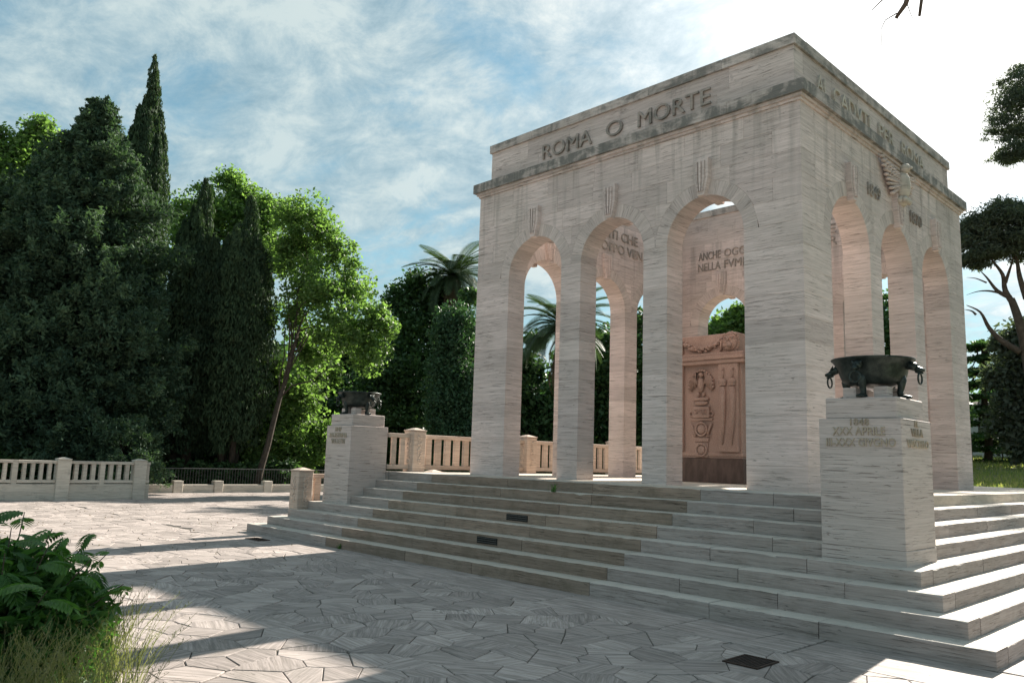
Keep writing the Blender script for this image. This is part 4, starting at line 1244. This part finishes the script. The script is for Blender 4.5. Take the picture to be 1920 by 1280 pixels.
# ---- broadleaf trees
def broadleaf(name, px, dist, blobs, label, n, size, mat, group=None, trunk_from=None, trunk_to=None, r0=0.22, limbs=10, shell=-1, squash=0.75, up=0.3, sub=6, subr=0.30, aspect=0.62, loose=0.25):
    """blobs: (px, py, radius px, depth offset m)"""
    t = tree_at(name, px, dist, label, group)
    base = np.array(t.location)
    cs, rs = [], []
    for bx, by, br, off in blobs:
        s = spot(bx, dist+off, by); z = height(bx, by, dist+off); r = wdt(br, dist)
        c = np.array([s[0], s[1], z])-base
        for k in range(sub*2):
            d = rng.normal(size=3); d /= np.linalg.norm(d); d[2] *= 0.85
            cs.append(c+d*r*rng.uniform(.25, 1.0)); rs.append(r*subr*rng.uniform(.6, 1.3))
    cs = np.array(cs)
    C, idx = clumps(cs, rs, n, squash, shell)
    m_l = rng.random(n) < loose
    bl = np.array([(*spot(b_[0], dist+b_[3], b_[1]), height(b_[0], b_[1], dist+b_[3])) for b_ in blobs])-base; br_ = np.array([wdt(b_[2], dist) for b_ in blobs])
    bi = rng.choice(len(blobs), n, p=br_**2/(br_**2).sum())
    dd_ = rng.normal(size=(n, 3)); dd_ /= np.linalg.norm(dd_, axis=1)[:, None]
    C2 = bl[bi]+dd_*(br_[bi]*1.12*rng.random(n)**(1/2.6))[:, None]
    C = np.where(m_l[:, None], C2, C)
    C[:, 2] = np.maximum(C[:, 2], 0.05)
    ct = rng.random(len(cs)); tn = np.clip(ct[idx]*0.5+0.5*rng.random(n), 0, 1)
    crown_mesh('crown', C, size, mat, t, tn, up=up, aspect=aspect)
    b0 = np.array([*spot(*trunk_from), 0.0])-base if trunk_from else np.zeros(3)
    if trunk_to:
        s = spot(trunk_to[0], dist, trunk_to[1]); tt = np.array([s[0], s[1], height(trunk_to[0], trunk_to[1], dist)])-base
    else: tt = cs[:, :].mean(0)
    ii = rng.choice(len(cs), min(limbs, len(cs)), replace=False)
    branchy(t, m_bark, b0-np.array([0, 0, .1]), [tuple(cs[i]) for i in ii], r0, tuple(tt))
    return t
broadleaf('plane_tree', 490, 34.5, [(575, 405, 46, 0), (610, 440, 38, 0), (560, 470, 60, 1), (640, 480, 34, 0), (600, 540, 66, 0), (665, 540, 40, 0), (545, 590, 40, 1), (640, 610, 50, -1), (700, 600, 34, -1), (720, 615, 26, -1), (690, 660, 40, -1), (590, 660, 44, 1), (540, 400, 30, 1)],
          'leafy bright green plane tree with a slender leaning trunk left of the far pedestal', 30000, 0.086, l_plane, 'plane trees', (482, 34.5, 870), (560, 620), 0.15, 14, -1, 0.85, sub=10, subr=0.24, loose=0.35)
broadleaf('plane_tree', 430, 47, [(430, 345, 32, 0), (455, 370, 34, 0), (400, 400, 55, 0), (500, 400, 40, 0), (520, 470, 50, 0), (460, 420, 60, 0), (350, 400, 40, 0), (335, 470, 50, 0), (420, 520, 70, 0), (340, 600, 60, 0)],
          'sunlit plane tree showing between the dark cypresses', 40000, 0.11, l_plane, 'plane trees', r0=0.3)
broadleaf('plane_tree', 60, 46, [(75, 258, 36, 0), (100, 285, 34, 0), (0, 268, 30, 0), (20, 310, 50, 0), (-40, 330, 60, 0), (60, 340, 60, 0), (0, 420, 80, 0)],
          'bright plane tree crown above the conifer at the far left', 40000, 0.11, l_plane, 'plane trees', r0=0.3)
broadleaf('leafy_bush', 520, 37, [(470, 840, 38, 0), (530, 800, 50, 0), (560, 740, 50, 0), (500, 700, 46, 0), (590, 700, 50, 2), (610, 820, 45, 1), (440, 780, 40, 2), (560, 860, 40, 0)],
          'sunlit yellow green undergrowth behind the iron railing', 22000, 0.10, l_plane, r0=0.08)
broadleaf('leafy_bush', 330, 38.5, [(300, 850, 40, 0), (350, 860, 36, 0), (400, 865, 36, 0), (450, 870, 34, 0), (320, 800, 40, 1), (380, 820, 40, 1), (500, 880, 26, 1), (420, 830, 36, 1)]+[(300+26*i, 892, 24, -3) for i in range(10)],
          'dark shaded bushes behind the iron railing below the cypresses', 22000, 0.11, l_dark, r0=0.06)
broadleaf('leafy_bush', 60, 32, [(0, 880, 36, 0), (60, 870, 40, 0), (120, 875, 36, 0), (180, 880, 30, 0), (30, 830, 40, 1), (130, 830, 40, 1), (240, 870, 30, 1)],
          'dark bushes filling the gap behind the pale balustrade at far left', 22000, 0.11, l_dark, r0=0.06)
broadleaf('evergreen_tree', 800, 47, [(790, 550, 48, 0), (755, 560, 36, 0), (830, 560, 40, 0), (770, 610, 56, 0), (830, 640, 60, 0), (760, 700, 60, -1), (800, 760, 70, -1), (700, 740, 60, -1), (740, 820, 60, -1), (860, 760, 60, 0), (660, 780, 60, 1), (850, 830, 50, -1), (680, 850, 50, 0), (750, 870, 50, 0)],
          'broad dark evergreen tree below the palm behind the platform balustrade', 52000, 0.13, l_dark, 'dark evergreens behind the monument', sub=9)
broadleaf('evergreen_tree', 640, 50, [(640, 640, 50, 0), (620, 720, 60, 0), (680, 700, 50, 0), (600, 800, 60, 0), (650, 850, 60, 0), (720, 660, 36, 0)],
          'shaded evergreen behind the far left pedestal and bronze bowl', 26000, 0.13, l_dark, 'dark evergreens behind the monument', sub=8)
broadleaf('ivy_column', 850, 35, [(850, 600, 36, 0), (850, 640, 42, 0), (846, 700, 46, 0), (846, 760, 48, 0), (850, 820, 50, 0), (850, 860, 46, 0)],
          'tall ivy covered column of foliage left of the monument', 40000, 0.075, l_ivy, sub=10, subr=0.42, up=0.0)
broadleaf('evergreen_tree', 930, 37, [(900, 640, 36, 0), (880, 560, 22, 3), (940, 700, 50, 0), (990, 690, 34, 0), (1000, 640, 22, 0), (960, 770, 60, 0), (1010, 800, 50, 0), (1000, 860, 50, 0), (1030, 760, 46, 0)],
          'mid green tree seen through the left front arch', 30000, 0.12, l_plane if False else l_dark, 'dark evergreens behind the monument', sub=8)
broadleaf('evergreen_tree', 1130, 39, [(1130, 640, 34, 0), (1110, 690, 50, 0), (1150, 720, 50, 0), (1120, 790, 60, 0), (1190, 700, 60, 0), (1200, 620, 40, 0), (1220, 780, 60, 0), (1080, 760, 46, 0), (1100, 850, 50, 0), (1180, 860, 60, 0)],
          'dark tree seen through the middle front arch', 34000, 0.12, l_dark, 'dark evergreens behind the monument', sub=8)
broadleaf('evergreen_tree', 1370, 40, [(1340, 640, 40, 0), (1370, 615, 36, 0), (1400, 600, 34, 0), (1400, 660, 50, 0), (1340, 720, 60, 0), (1430, 700, 60, 0), (1300, 760, 60, 0), (1390, 580, 18, 0)],
          'sunlit leafy tree seen through the back arch above the altar', 22000, 0.12, l_plane, 'dark evergreens behind the monument', sub=7)
broadleaf('evergreen_tree', 1660, 42, [(1660, 620, 50, 0), (1600, 660, 60, 0), (1650, 700, 60, 0), (1560, 760, 60, 0), (1680, 780, 60, 0), (1740, 760, 60, 0), (1650, 850, 60, 0), (1662, 570, 24, 0)],
          'dark tree seen through the arches of the right side', 26000, 0.13, l_dark, 'dark evergreens behind the monument', sub=8)
broadleaf('broadleaf_tree', 1930, 44, [(1900, 640, 34, 0), (1920, 700, 50, 0), (1890, 720, 34, 0), (1950, 660, 50, 0), (1900, 790, 40, 0), (1960, 780, 60, 0), (1990, 700, 60, 0), (1930, 830, 36, 0)],
          'bushy grey green tree at the right edge under the umbrella pine', 30000, 0.12, l_pine, r0=0.3, sub=8)
broadleaf('low_bush', 1880, 52, [(1895, 812, 18, 0), (1870, 825, 14, 0), (1910, 828, 16, 0), (1840, 832, 12, 0)],
          'small green bush at the far edge of the lawn', 5000, 0.10, l_dark, r0=0.06)
# ---- layered cedar
def cedar(px, dist, top_py, label):
    t = tree_at('cedar_tree', px, dist, label, py=top_py)
    Ht = height(px, top_py, dist); cs, rs, tips = [], [], []
    for k in range(11):
        z = 1.6+(Ht-1.8)*k/10; w = 3.3*(1-0.62*(k/10)**1.6)
        for j in range(7):
            a = j*0.9+k*1.3; q = w*random.uniform(.45, 1)
            for i in range(4):
                f = (i+1)/4; cs.append((math.cos(a)*q*f, math.sin(a)*q*f, z-0.25*f+random.uniform(-.08, .08))); rs.append(0.42)
            tips.append((math.cos(a)*q, math.sin(a)*q, z-0.2))
    C, idx = clumps(cs, rs, 24000, 0.28, 0.2)
    crown_mesh('crown', C, 0.10, l_dark, t, None, up=0.8)
    branchy(t, m_bark, (0, 0, -0.1), tips[::5], 0.25, (0, 0, Ht))
cedar(1842, 50, 636, 'dark layered cedar beside the right corner of the monument')
# ---- umbrella pines
def umbrella(px, dist, blobs, label, n, limbs, trunk, size=0.085):
    t = tree_at('umbrella_pine', px, dist, label, 'umbrella pines on the right')
    base = np.array(t.location)
    def W3(p, off=0): s = spot(p[0], dist+off, p[1]); return np.array([s[0], s[1], height(p[0], p[1], dist+off)])-base
    cs, rs = [], []
    for bx, by, br, off, fl in blobs:
        c = W3((bx, by), off); r = wdt(br, dist)
        for k in range(16):
            a = rng.uniform(0, 2*math.pi); q = r*math.sqrt(rng.random())
            cs.append(c+np.array([math.cos(a)*q, math.sin(a)*q, rng.uniform(-.3, .6)*r*fl])); rs.append(r*0.30*rng.uniform(.5, 1.3))
    C, idx = clumps(cs, rs, n, 0.5, -1)
    ct = rng.random(len(cs)); tn = np.clip(ct[idx]*.6+.4*rng.random(n), 0, 1)
    crown_mesh('crown', C, size, l_pine, t, tn, up=0.2, elong=1.3, aspect=0.35)
    for li, (pts, r0, r1) in enumerate([trunk]+limbs):
        bm = bmesh.new(); P = [W3(p) for p in pts]; m_ = len(P)-1
        if li == 0: P[0][2] = -0.1
        # smooth by midpoints
        Q = []
        for i in range(m_):
            for k in range(4):
                tt_ = k/4; p0 = P[max(i-1, 0)]; p1 = P[i]; p2 = P[i+1]; p3 = P[min(i+2, m_)]
                Q.append(0.5*((2*p1)+(-p0+p2)*tt_+(2*p0-5*p1+4*p2-p3)*tt_**2+(-p0+3*p1-3*p2+p3)*tt_**3))
        Q.append(P[-1])
        tube(bm, [tuple(q) for q in Q], [wdt((r0+(r1-r0)*i/(len(Q)-1))*(1 if li == 0 else (1-0.75*(i/(len(Q)-1))**2)), dist) for i in range(len(Q))], 8)
        link('trunk' if li == 0 else 'limb', bm_me('limb', bm, True), m_barkp, t)
umbrella(1935, 42, [(1925, 415, 62, 0, .6), (1870, 420, 50, 0, .6), (1830, 440, 40, 0, .6), (1800, 460, 34, 0, .4), (1815, 430, 30, 0, .5), (1820, 490, 30, 0, .3), (1860, 450, 50, 0, .5), (1990, 430, 70, 0, .6), (1880, 465, 50, 0, .3), (1930, 400, 46, 1, .5), (2050, 450, 60, 0, .5), (1850, 480, 36, 0, .25), (1830, 500, 20, 0, .2), (1895, 395, 34, 0, .5), (1960, 475, 44, 0, .3), (1845, 420, 26, 0, .4)],
         'umbrella pine with a wide flat crown touching the right corner of the monument', 50000,
         [([(1902, 572), (1885, 545), (1880, 515), (1862, 490), (1850, 470)], 5, 2), ([(1895, 558), (1870, 545), (1850, 520), (1835, 505)], 4, 1.2), ([(1895, 555), (1860, 546), (1835, 546), (1812, 553)], 2.2, 0.8),
          ([(1915, 660), (1880, 640), (1855, 615), (1838, 585), (1812, 572)], 5.5, 2.2), ([(1830, 590), (1822, 583), (1808, 580)], 2, 1), ([(1925, 560), (1912, 520), (1905, 480), (1890, 450)], 5, 2), ([(1885, 530), (1895, 500), (1905, 470)], 3, 1.2), ([(1850, 530), (1830, 522), (1812, 520)], 1.4, .6), ([(1935, 600), (1975, 540), (2010, 480)], 6, 2)],
         ([(1952, 880), (1940, 760), (1925, 660), (1910, 600), (1896, 560)], 11, 5))
umbrella(1985, 58, [(1915, 160, 30, 0, .9), (1898, 205, 30, 0, .8), (1880, 255, 26, 0, .8), (1890, 285, 28, 0, .8), (1940, 240, 60, 0, .8), (1880, 300, 22, 0, .5), (1960, 180, 60, 0, .8), (2020, 220, 70, 0, .8), (1930, 290, 40, 0, .6), (1925, 130, 20, 0, .6)],
         'taller umbrella pine whose crown enters high at the right edge', 36000, [([(1990, 420), (1950, 340), (1920, 290)], 6, 2)], ([(1990, 900), (2000, 600), (1990, 400), (1970, 260)], 12, 5))
# bough hanging into the top of the picture, on a pine standing outside it to the right
bp = tree_at('pine_tree', 2420, 15, 'bare drooping pine bough ends hanging in at the top right of the sky')
bb = np.array(bp.location)
def B3(px, py, d): s = spot(px, d, py); return tuple(np.array([s[0], s[1], height(px, py, d)])-bb)
bm = bmesh.new(); tube(bm, [(0, 0, -0.1), (0.1, 0.1, 4), B3(2380, -700, 15), B3(2300, -1000, 15)], [0.35, 0.3, 0.24, 0.12], 10); link('trunk', bm_me('trunk', bm, True), m_barkp, bp)
for pts, r in (([(2380, -700, 15), (2100, -500, 14), (1850, -180, 13), (1710, -30, 12.5), (1698, 8, 12.5), (1680, 34, 12.5)], [.14, .11, .07, .045, .036, .024]),
               ([(1850, -180, 13), (1760, -60, 12.6), (1728, 0, 12.5), (1724, 30, 12.5)], [.05, .035, .026, .022]),
               ([(1850, -180, 13), (1720, -60, 12.6), (1660, -5, 12.5), (1634, 20, 12.5)], [.04, .02, .011, .006]),
               ([(1682, 25, 12.5), (1660, 38, 12.5), (1652, 55, 12.5), (1653, 85, 12.5), (1668, 98, 12.5)], [.010, .007, .005, .004, .003]),
               ([(1700, 5, 12.5), (1708, 28, 12.5), (1718, 45, 12.5)], [.008, .005, .003]), ([(1690, 30, 12.5), (1688, 50, 12.5)], [.005, .002]), ([(1684, 32, 12.5), (1681, 58, 12.5)], [.005, .002])):
    bm = bmesh.new(); tube(bm, [B3(*p) for p in pts], r, 6); link('limb', bm_me('limb', bm, True), m_barkp, bp)

# ---- palms
def frond_mesh(L, droop, mat):
    bm_pts = []; quads = []
    n = 44
    P = []
    for i in range(n+1):
        t = i/n; x = L*(t-0.12*t*t*droop); z = L*(0.55*t-0.72*droop*t*t)
        P.append(np.array([x, 0, z]))
    for i in range(1, n):
        d = P[i+1]-P[i]; d /= np.linalg.norm(d)
        t = i/n; ll = L*0.20*math.sin(math.pi*min(1, 0.12+t*0.86))**0.7
        for s in (-1, 1):
            dirv = d*0.75+np.array([0, s*0.75, 0])+np.array([0, 0, 0.28-0.35*t]); dirv /= np.linalg.norm(dirv)
            a = P[i]; w = d*0.016*L/2
            m_ = a+dirv*ll*0.55; e = a+dirv*ll+np.array([0, 0, -ll*0.12])
            quads.append([a-w*.6, a+w*.6, m_+w, m_-w]); quads.append([m_-w, m_+w, e+w*.12, e-w*.12])
    for i in range(n):
        w = np.array([0, 0.03*(1-i/n)+0.006, 0]); u = np.array([0, 0, 0.03*(1-i/n)+.004])
        quads.append([P[i]-w, P[i]+w, P[i+1]+w, P[i+1]-w]); quads.append([P[i]-u, P[i]+u, P[i+1]+u, P[i+1]-u])
    V = np.array(quads); me = quads_np('frond', V)
    at = me.attributes.new('tint', 'FLOAT', 'POINT'); at.data.foreach_set('value', np.repeat(rng.random(len(V)), 4).astype(np.float32))
    me.materials.append(mat); return me
def palm(px, py, dist, Rpx, label, skirt=0.0, nf=64):
    t = tree_at('palm_tree', px, dist, label, 'date palms behind the monument', py=py)
    Hc = height(px, py, dist); Lf = wdt(Rpx, dist)
    bm = bmesh.new(); tube(bm, [(0, 0, -0.1), (0.05, 0, Hc*0.4), (0, 0.05, Hc*0.75), (0, 0, Hc-0.1)], [0.38, 0.30, 0.30, 0.42], 12); link('trunk', bm_me('trunk', bm, True), m_bark, t)
    vs = [frond_mesh(Lf*f, d, l_palm) for f, d in ((1.08, 0.75), (1.12, 1.0), (1.0, 1.25), (0.95, 0.55))]
    for i in range(nf):
        a = i*2.39996; lvl = i/nf
        o_ = link('frond', vs[i % 4], None, t, loc=(0, 0, Hc), rot=(random.uniform(-.15, .15), R(-38+88*lvl+random.uniform(-6, 6)), a)); s_ = random.uniform(.85, 1.1); o_.scale = (s_, s_, s_)
    if skirt:
        vd_ = frond_mesh(Lf*0.8, 1.0, l_dead); n0 = len(vd_.vertices); co = np.zeros(n0*3, np.float32); vd_.vertices.foreach_get('co', co); co = co.reshape(-1, 4, 3); Vs = []
        for i in range(34):
            a = i*2.4; tilt = R(72+random.uniform(-8, 14)); m_ = np.array(Matrix.Rotation(a, 3, 'Z') @ Matrix.Rotation(tilt, 3, 'Y'))
            Vs.append(co@m_.T+np.array([0, 0, Hc-0.15-skirt*random.random()]))
        V = np.concatenate(Vs); me = quads_np('dead_fronds', V); at = me.attributes.new('tint', 'FLOAT', 'POINT'); at.data.foreach_set('value', np.repeat(rng.random(len(V)), 4).astype(np.float32))
        link('dead_fronds', me, l_dead, t, kind='stuff')
palm(852, 518, 46, 92, 'date palm rising above the evergreens left of the monument', 0.6)
palm(1058, 612, 33, 108, 'palm with a brown skirt of dead fronds seen through the left front arch', 1.2)

# far belt of trees behind everything
bf = spot(700, 75)
o = empty('distant_woodland', (0, 0, 0), 'dark belt of far park trees closing the view behind the monument', 'trees'); 
cs, rs = [], []
for px in range(-300, 2500, 26):
    if 1790 < px < 1860: hgt = 775
    else: hgt = 700+30*math.sin(px*0.021)+25*math.sin(px*0.057)
    d = 72+10*math.sin(px*0.013); s = spot(px, d); zt = height(px, hgt, d)
    for k in range(7):
        cs.append((s[0]+random.uniform(-1, 1), s[1]+random.uniform(-1, 1), max(0.5, zt*(k+0.6)/7))); rs.append(2.0)
C, idx = clumps(cs, rs, 70000, 0.9, 0.5); ct = rng.random(len(cs)); C[:, 2] = np.maximum(C[:, 2], 0)
w_ = crown_mesh('distant_woodland', C, 0.42, l_dark, None, np.clip(ct[idx]*.6+.4*rng.random(len(C)), 0, 1))
bpy.data.objects.remove(o); tag(w_, 'dark belt of far park trees closing the view behind the monument', 'trees', kind='stuff')
# pale outbuilding glimpsed beyond the lawn
s = spot(1862, 60); z0 = lawn_h(s[0], s[1])
pb = empty('park_building', (s[0], s[1], z0-0.5), 'pale low park building glimpsed between the trees beyond the lawn', 'building', rz=R(-14))
link('wall', box_me('wall', -5.5, 4.5, -2, 2, 0, 3.0, 0.0), m_white, pb)
link('roof', prism('roof', [(-2.4, 3.0), (2.4, 3.0), (0, 4.0)], -5.9, 4.9, (lambda a, b, w: (w, a, b)), 0.01), m_bark, pb)
for wx in (-4, -1.5, 1, 3.2): link('window', box_me('window', wx-.5, wx+.5, -2.04, -1.98, 1.1, 2.2, 0.01), m_void, pb)

# ================================================================== foreground planting
bed = sheet('planting_bed', [(-4.2, -7.9), (-2.9, -8.15), (-1.6, -8.62), (-0.4, -9.3), (0.6, -10.1), (1.0, -12), (-9, -14), (-9, -8.4), (-6, -7.6)], 0.006, m_soil)
# compound-leaf shrub
def comp_leaf(L, droop, n=9):
    quads = []; P = []
    for i in range(n+2):
        t = i/(n+1); P.append(np.array([L*(t-0.15*droop*t*t), 0, L*(0.30*t-0.62*droop*t*t)]))
    for i in range(1, n+2):
        d = P[i]-P[i-1]; d /= np.linalg.norm(d); t = i/(n+1)
        ll = L*0.30*(0.55+0.6*math.sin(math.pi*t)); ww = ll*0.22
        for s in ((-1, 1) if i <= n else (0,)):
            dv = d*0.7+np.array([0, s*0.9, -0.18]) if s else d; dv = dv/np.linalg.norm(dv)
            sd_ = np.cross(dv, [0, 0, 1]); sd_ /= np.linalg.norm(sd_)
            a = P[i]; q1 = a+dv*ll*0.35+sd_*ww+np.array([0, 0, .004]); q2 = a+dv*ll*0.35-sd_*ww+np.array([0, 0, .004]); m1 = a+dv*ll*0.35+np.array([0, 0, -ww*.35]); e = a+dv*ll+np.array([0, 0, -ll*0.22])
            r1 = a+dv*ll*0.7+sd_*ww*.75-np.array([0, 0, ll*.08]); r2 = a+dv*ll*0.7-sd_*ww*.75-np.array([0, 0, ll*.08]); m2 = a+dv*ll*0.7-np.array([0, 0, ll*.08+ww*.3])
            quads += [[a, q1, m1, a+dv*.002], [a, m1, q2, a-dv*.001], [q1, r1, m2, m1], [m1, m2, r2, q2], [r1, e, m2, (r1+m2)/2], [m2, e, r2, (r2+m2)/2]]
    for i in range(n+1):
        w = np.array([0, 0.003, 0]); quads.append([P[i]-w, P[i]+w, P[i+1]+w, P[i+1]-w])
    V = np.array(quads); me = quads_np('leaf', V)
    at = me.attributes.new('tint', 'FLOAT', 'POINT'); at.data.foreach_set('value', np.repeat(rng.random(len(V))*0.5+rng.random()*0.5, 4).astype(np.float32))
    me.materials.append(l_shrub); return me
LV = [comp_leaf(l, d, n) for l, d, n in ((0.34, 0.7, 8), (0.30, 1.0, 7), (0.38, 0.9, 9), (0.26, 0.5, 6), (0.32, 1.25, 8), (0.36, 0.55, 9))]
sp = spot(0, 6.4, 1100)
sh = empty('leafy_shrub', (sp[0], sp[1], 0), 'big glossy green shrub with feathery leaves at the lower left edge', 'shrub')
cs = []
for i in range(25):
    a = i*2.39996; r = 0.66*math.sqrt((i+.5)/25); hz = random.uniform(1.05, 1.28)*(1-0.40*(r/0.66)**2)
    tip = Vector((math.cos(a)*r*1.15, math.sin(a)*r*1.15, hz))
    bm = bmesh.new(); pts = [Vector((math.cos(a)*r*0.15, math.sin(a)*r*0.15, 0)), Vector((math.cos(a)*r*0.5, math.sin(a)*r*0.5, hz*0.55)), tip]
    tube(bm, pts, [0.011, 0.008, 0.003], 5); link('stem', bm_me('stem', bm, True), m_bark, sh)
    for k in range(11):
        t = 0.22+0.78*k/10; p = pts[0].lerp(pts[1], t*2) if t < .5 else pts[1].lerp(pts[2], t*2-1)
        o_ = link('leaf', random.choice(LV), None, sh, loc=p, rot=(random.uniform(-.35, .35), R(random.uniform(-30, 25)), k*2.4+random.uniform(-.4, .4))); s_ = random.uniform(.55, .85); o_.scale = (s_, s_, s_)
a_ = rng.uniform(0, 2*math.pi, 9000); r_ = 0.72*np.sqrt(rng.random(9000)); z_ = rng.random(9000)*(0.95-0.55*(r_/0.8)**2)
crown_mesh('inner_foliage', np.stack([np.cos(a_)*r_, np.sin(a_)*r_, z_], 1), 0.045, l_shrub, sh, rng.random(9000)*0.5, elong=1.5, aspect=.4)['kind'] = 'stuff'
# grasses
pts = []
for c_ in range(620):
    p_ = random.uniform(-260, 262) if c_ < 330 else random.uniform(-900, -200); d_ = random.uniform(4.3, 7.6)
    if p_ > 60 and d_ > 7.0-0.009*p_: continue
    c0 = spot(p_, d_)
    for k in range(random.randint(14, 40)):
        pts.append((c0[0]+rng.normal()*0.07, c0[1]+rng.normal()*0.07, 0))
P = np.array(pts)
def curved_blades(name, P, hmin, hmax, wid, mat):
    N = len(P); h = rng.uniform(hmin, hmax, N); la = rng.uniform(0, 2*math.pi, N); ll = h*rng.uniform(.2, 1.5, N)
    ld = np.stack([np.cos(la), np.sin(la), np.zeros(N)], 1); sd_ = np.stack([-np.sin(la), np.cos(la), np.zeros(N)], 1)
    tw = rng.normal(size=N)*0.35
    Qs = []; prev = P; pw = np.full(N, wid)
    for k in range(1, 6):
        t = k/5; z = h*(t-0.38*t*t*t)
        q = P+ld*(ll*t**2.0)[:, None]+sd_*(ll*tw*t**1.5)[:, None]; q = q.copy(); q[:, 2] += z
        w = np.full(N, wid*(1-t)**0.7+0.0003)
        Qs.append(np.stack([prev-sd_*pw[:, None], prev+sd_*pw[:, None], q+sd_*w[:, None], q-sd_*w[:, None]], 1)); prev, pw = q, w
    V = np.concatenate(Qs); me = quads_np(name, V); t = np.clip(rng.random(N)*1.1-.1, 0, 1)
    at = me.attributes.new('tint', 'FLOAT', 'POINT'); at.data.foreach_set('value', np.repeat(np.tile(t, 5), 4).astype(np.float32))
    return link(name, me, mat)
g1 = curved_blades('wild_grass', P, 0.10, 0.46, 0.0026, l_grass); tag(g1, 'wild green grass tangled under the shrub in the lower left corner', 'grass', kind='stuff')
# seed stalks
NS = 700; quads = []; 
for i in range(NS):
    p_ = random.uniform(0, 300); d_ = random.uniform(4.5, 6.9); s_ = spot(p_, d_)
    b = np.array([s_[0], s_[1], 0]); h = random.uniform(.34, .62); ld = np.array([random.uniform(-.5, .9), random.uniform(-.6, .6), 0])*h*0.9
    prev = b; w = np.array([_R2[0], _R2[1], 0])*0.0015
    for k in range(1, 6):
        t = k/5; q = b+np.array([0, 0, h*t])+ld*t*t; quads.append([prev-w, prev+w, q+w, q-w]); prev = q
    for k in range(9):
        t = 0.72+0.28*k/8; q = b+np.array([0, 0, h*t])+ld*t*t; dv = rng.normal(size=3)*0.009; e = q+dv+np.array([0, 0, .012]); sw = np.cross(dv, [0, 0, 1]); sw = sw/(np.linalg.norm(sw)+1e-9)*0.003
        quads.append([q, (q+e)/2+sw, e, (q+e)/2-sw])
V = np.array(quads); me = quads_np('seed_stalks', V); at = me.attributes.new('tint', 'FLOAT', 'POINT'); at.data.foreach_set('value', np.repeat(0.6+0.4*rng.random(len(V)), 4).astype(np.float32))
o = link('seeding_grass_stalks', me, l_grass); tag(o, 'dry seeding grass stalks leaning over the sunlit paving at lower left', 'grass', kind='stuff')
# small weeds on the steps
def weed(x, y, z, label, s=0.07, n=26):
    t = empty('weed', (x, y, z), label, 'weed')
    P = np.zeros((n, 3)); P[:, 0] = rng.normal(size=n)*s*.35; P[:, 1] = rng.normal(size=n)*s*.15
    o_ = grass_blades('leaves', P, s*.6, s*1.6, s*.09, l_shrub, 0.9, t)
weed(-3.55, -1.30, 7*H, 'small green weed growing on the top steps below the inner arch pier', 0.10)
weed(-6.9, -O[1]-0.01, 0.0, 'tuft of weeds at the foot of the bottom step on the left', 0.07)
weed(-4.95, D-0.6, ZP, 'yellow green weed by the back pier inside the monument', 0.11)
# fallen leaves and twigs on the square
quads = []
for i in range(150):
    x = random.uniform(-18, -5); y = random.uniform(-8, -1.5)
    if x > SLX-0.4 and y > -O[1]-0.1: continue
    a = random.uniform(0, 6.28); s_ = random.uniform(.015, .04); c = np.array([x, y, 0.006]); u = np.array([math.cos(a), math.sin(a), random.uniform(-.1, .4)])*s_; v = np.array([-math.sin(a), math.cos(a), random.uniform(-.1, .2)])*s_*.5
    quads.append([c-u, c+v, c+u+np.array([0, 0, .01]), c-v])
me = quads_np('fallen_leaves', np.array(quads)); at = me.attributes.new('tint', 'FLOAT', 'POINT'); at.data.foreach_set('value', np.full(len(quads)*4, .5, np.float32))
o = link('fallen_leaves', me, l_dead); tag(o, 'dry fallen leaves scattered over the paving', 'leaves', kind='stuff')
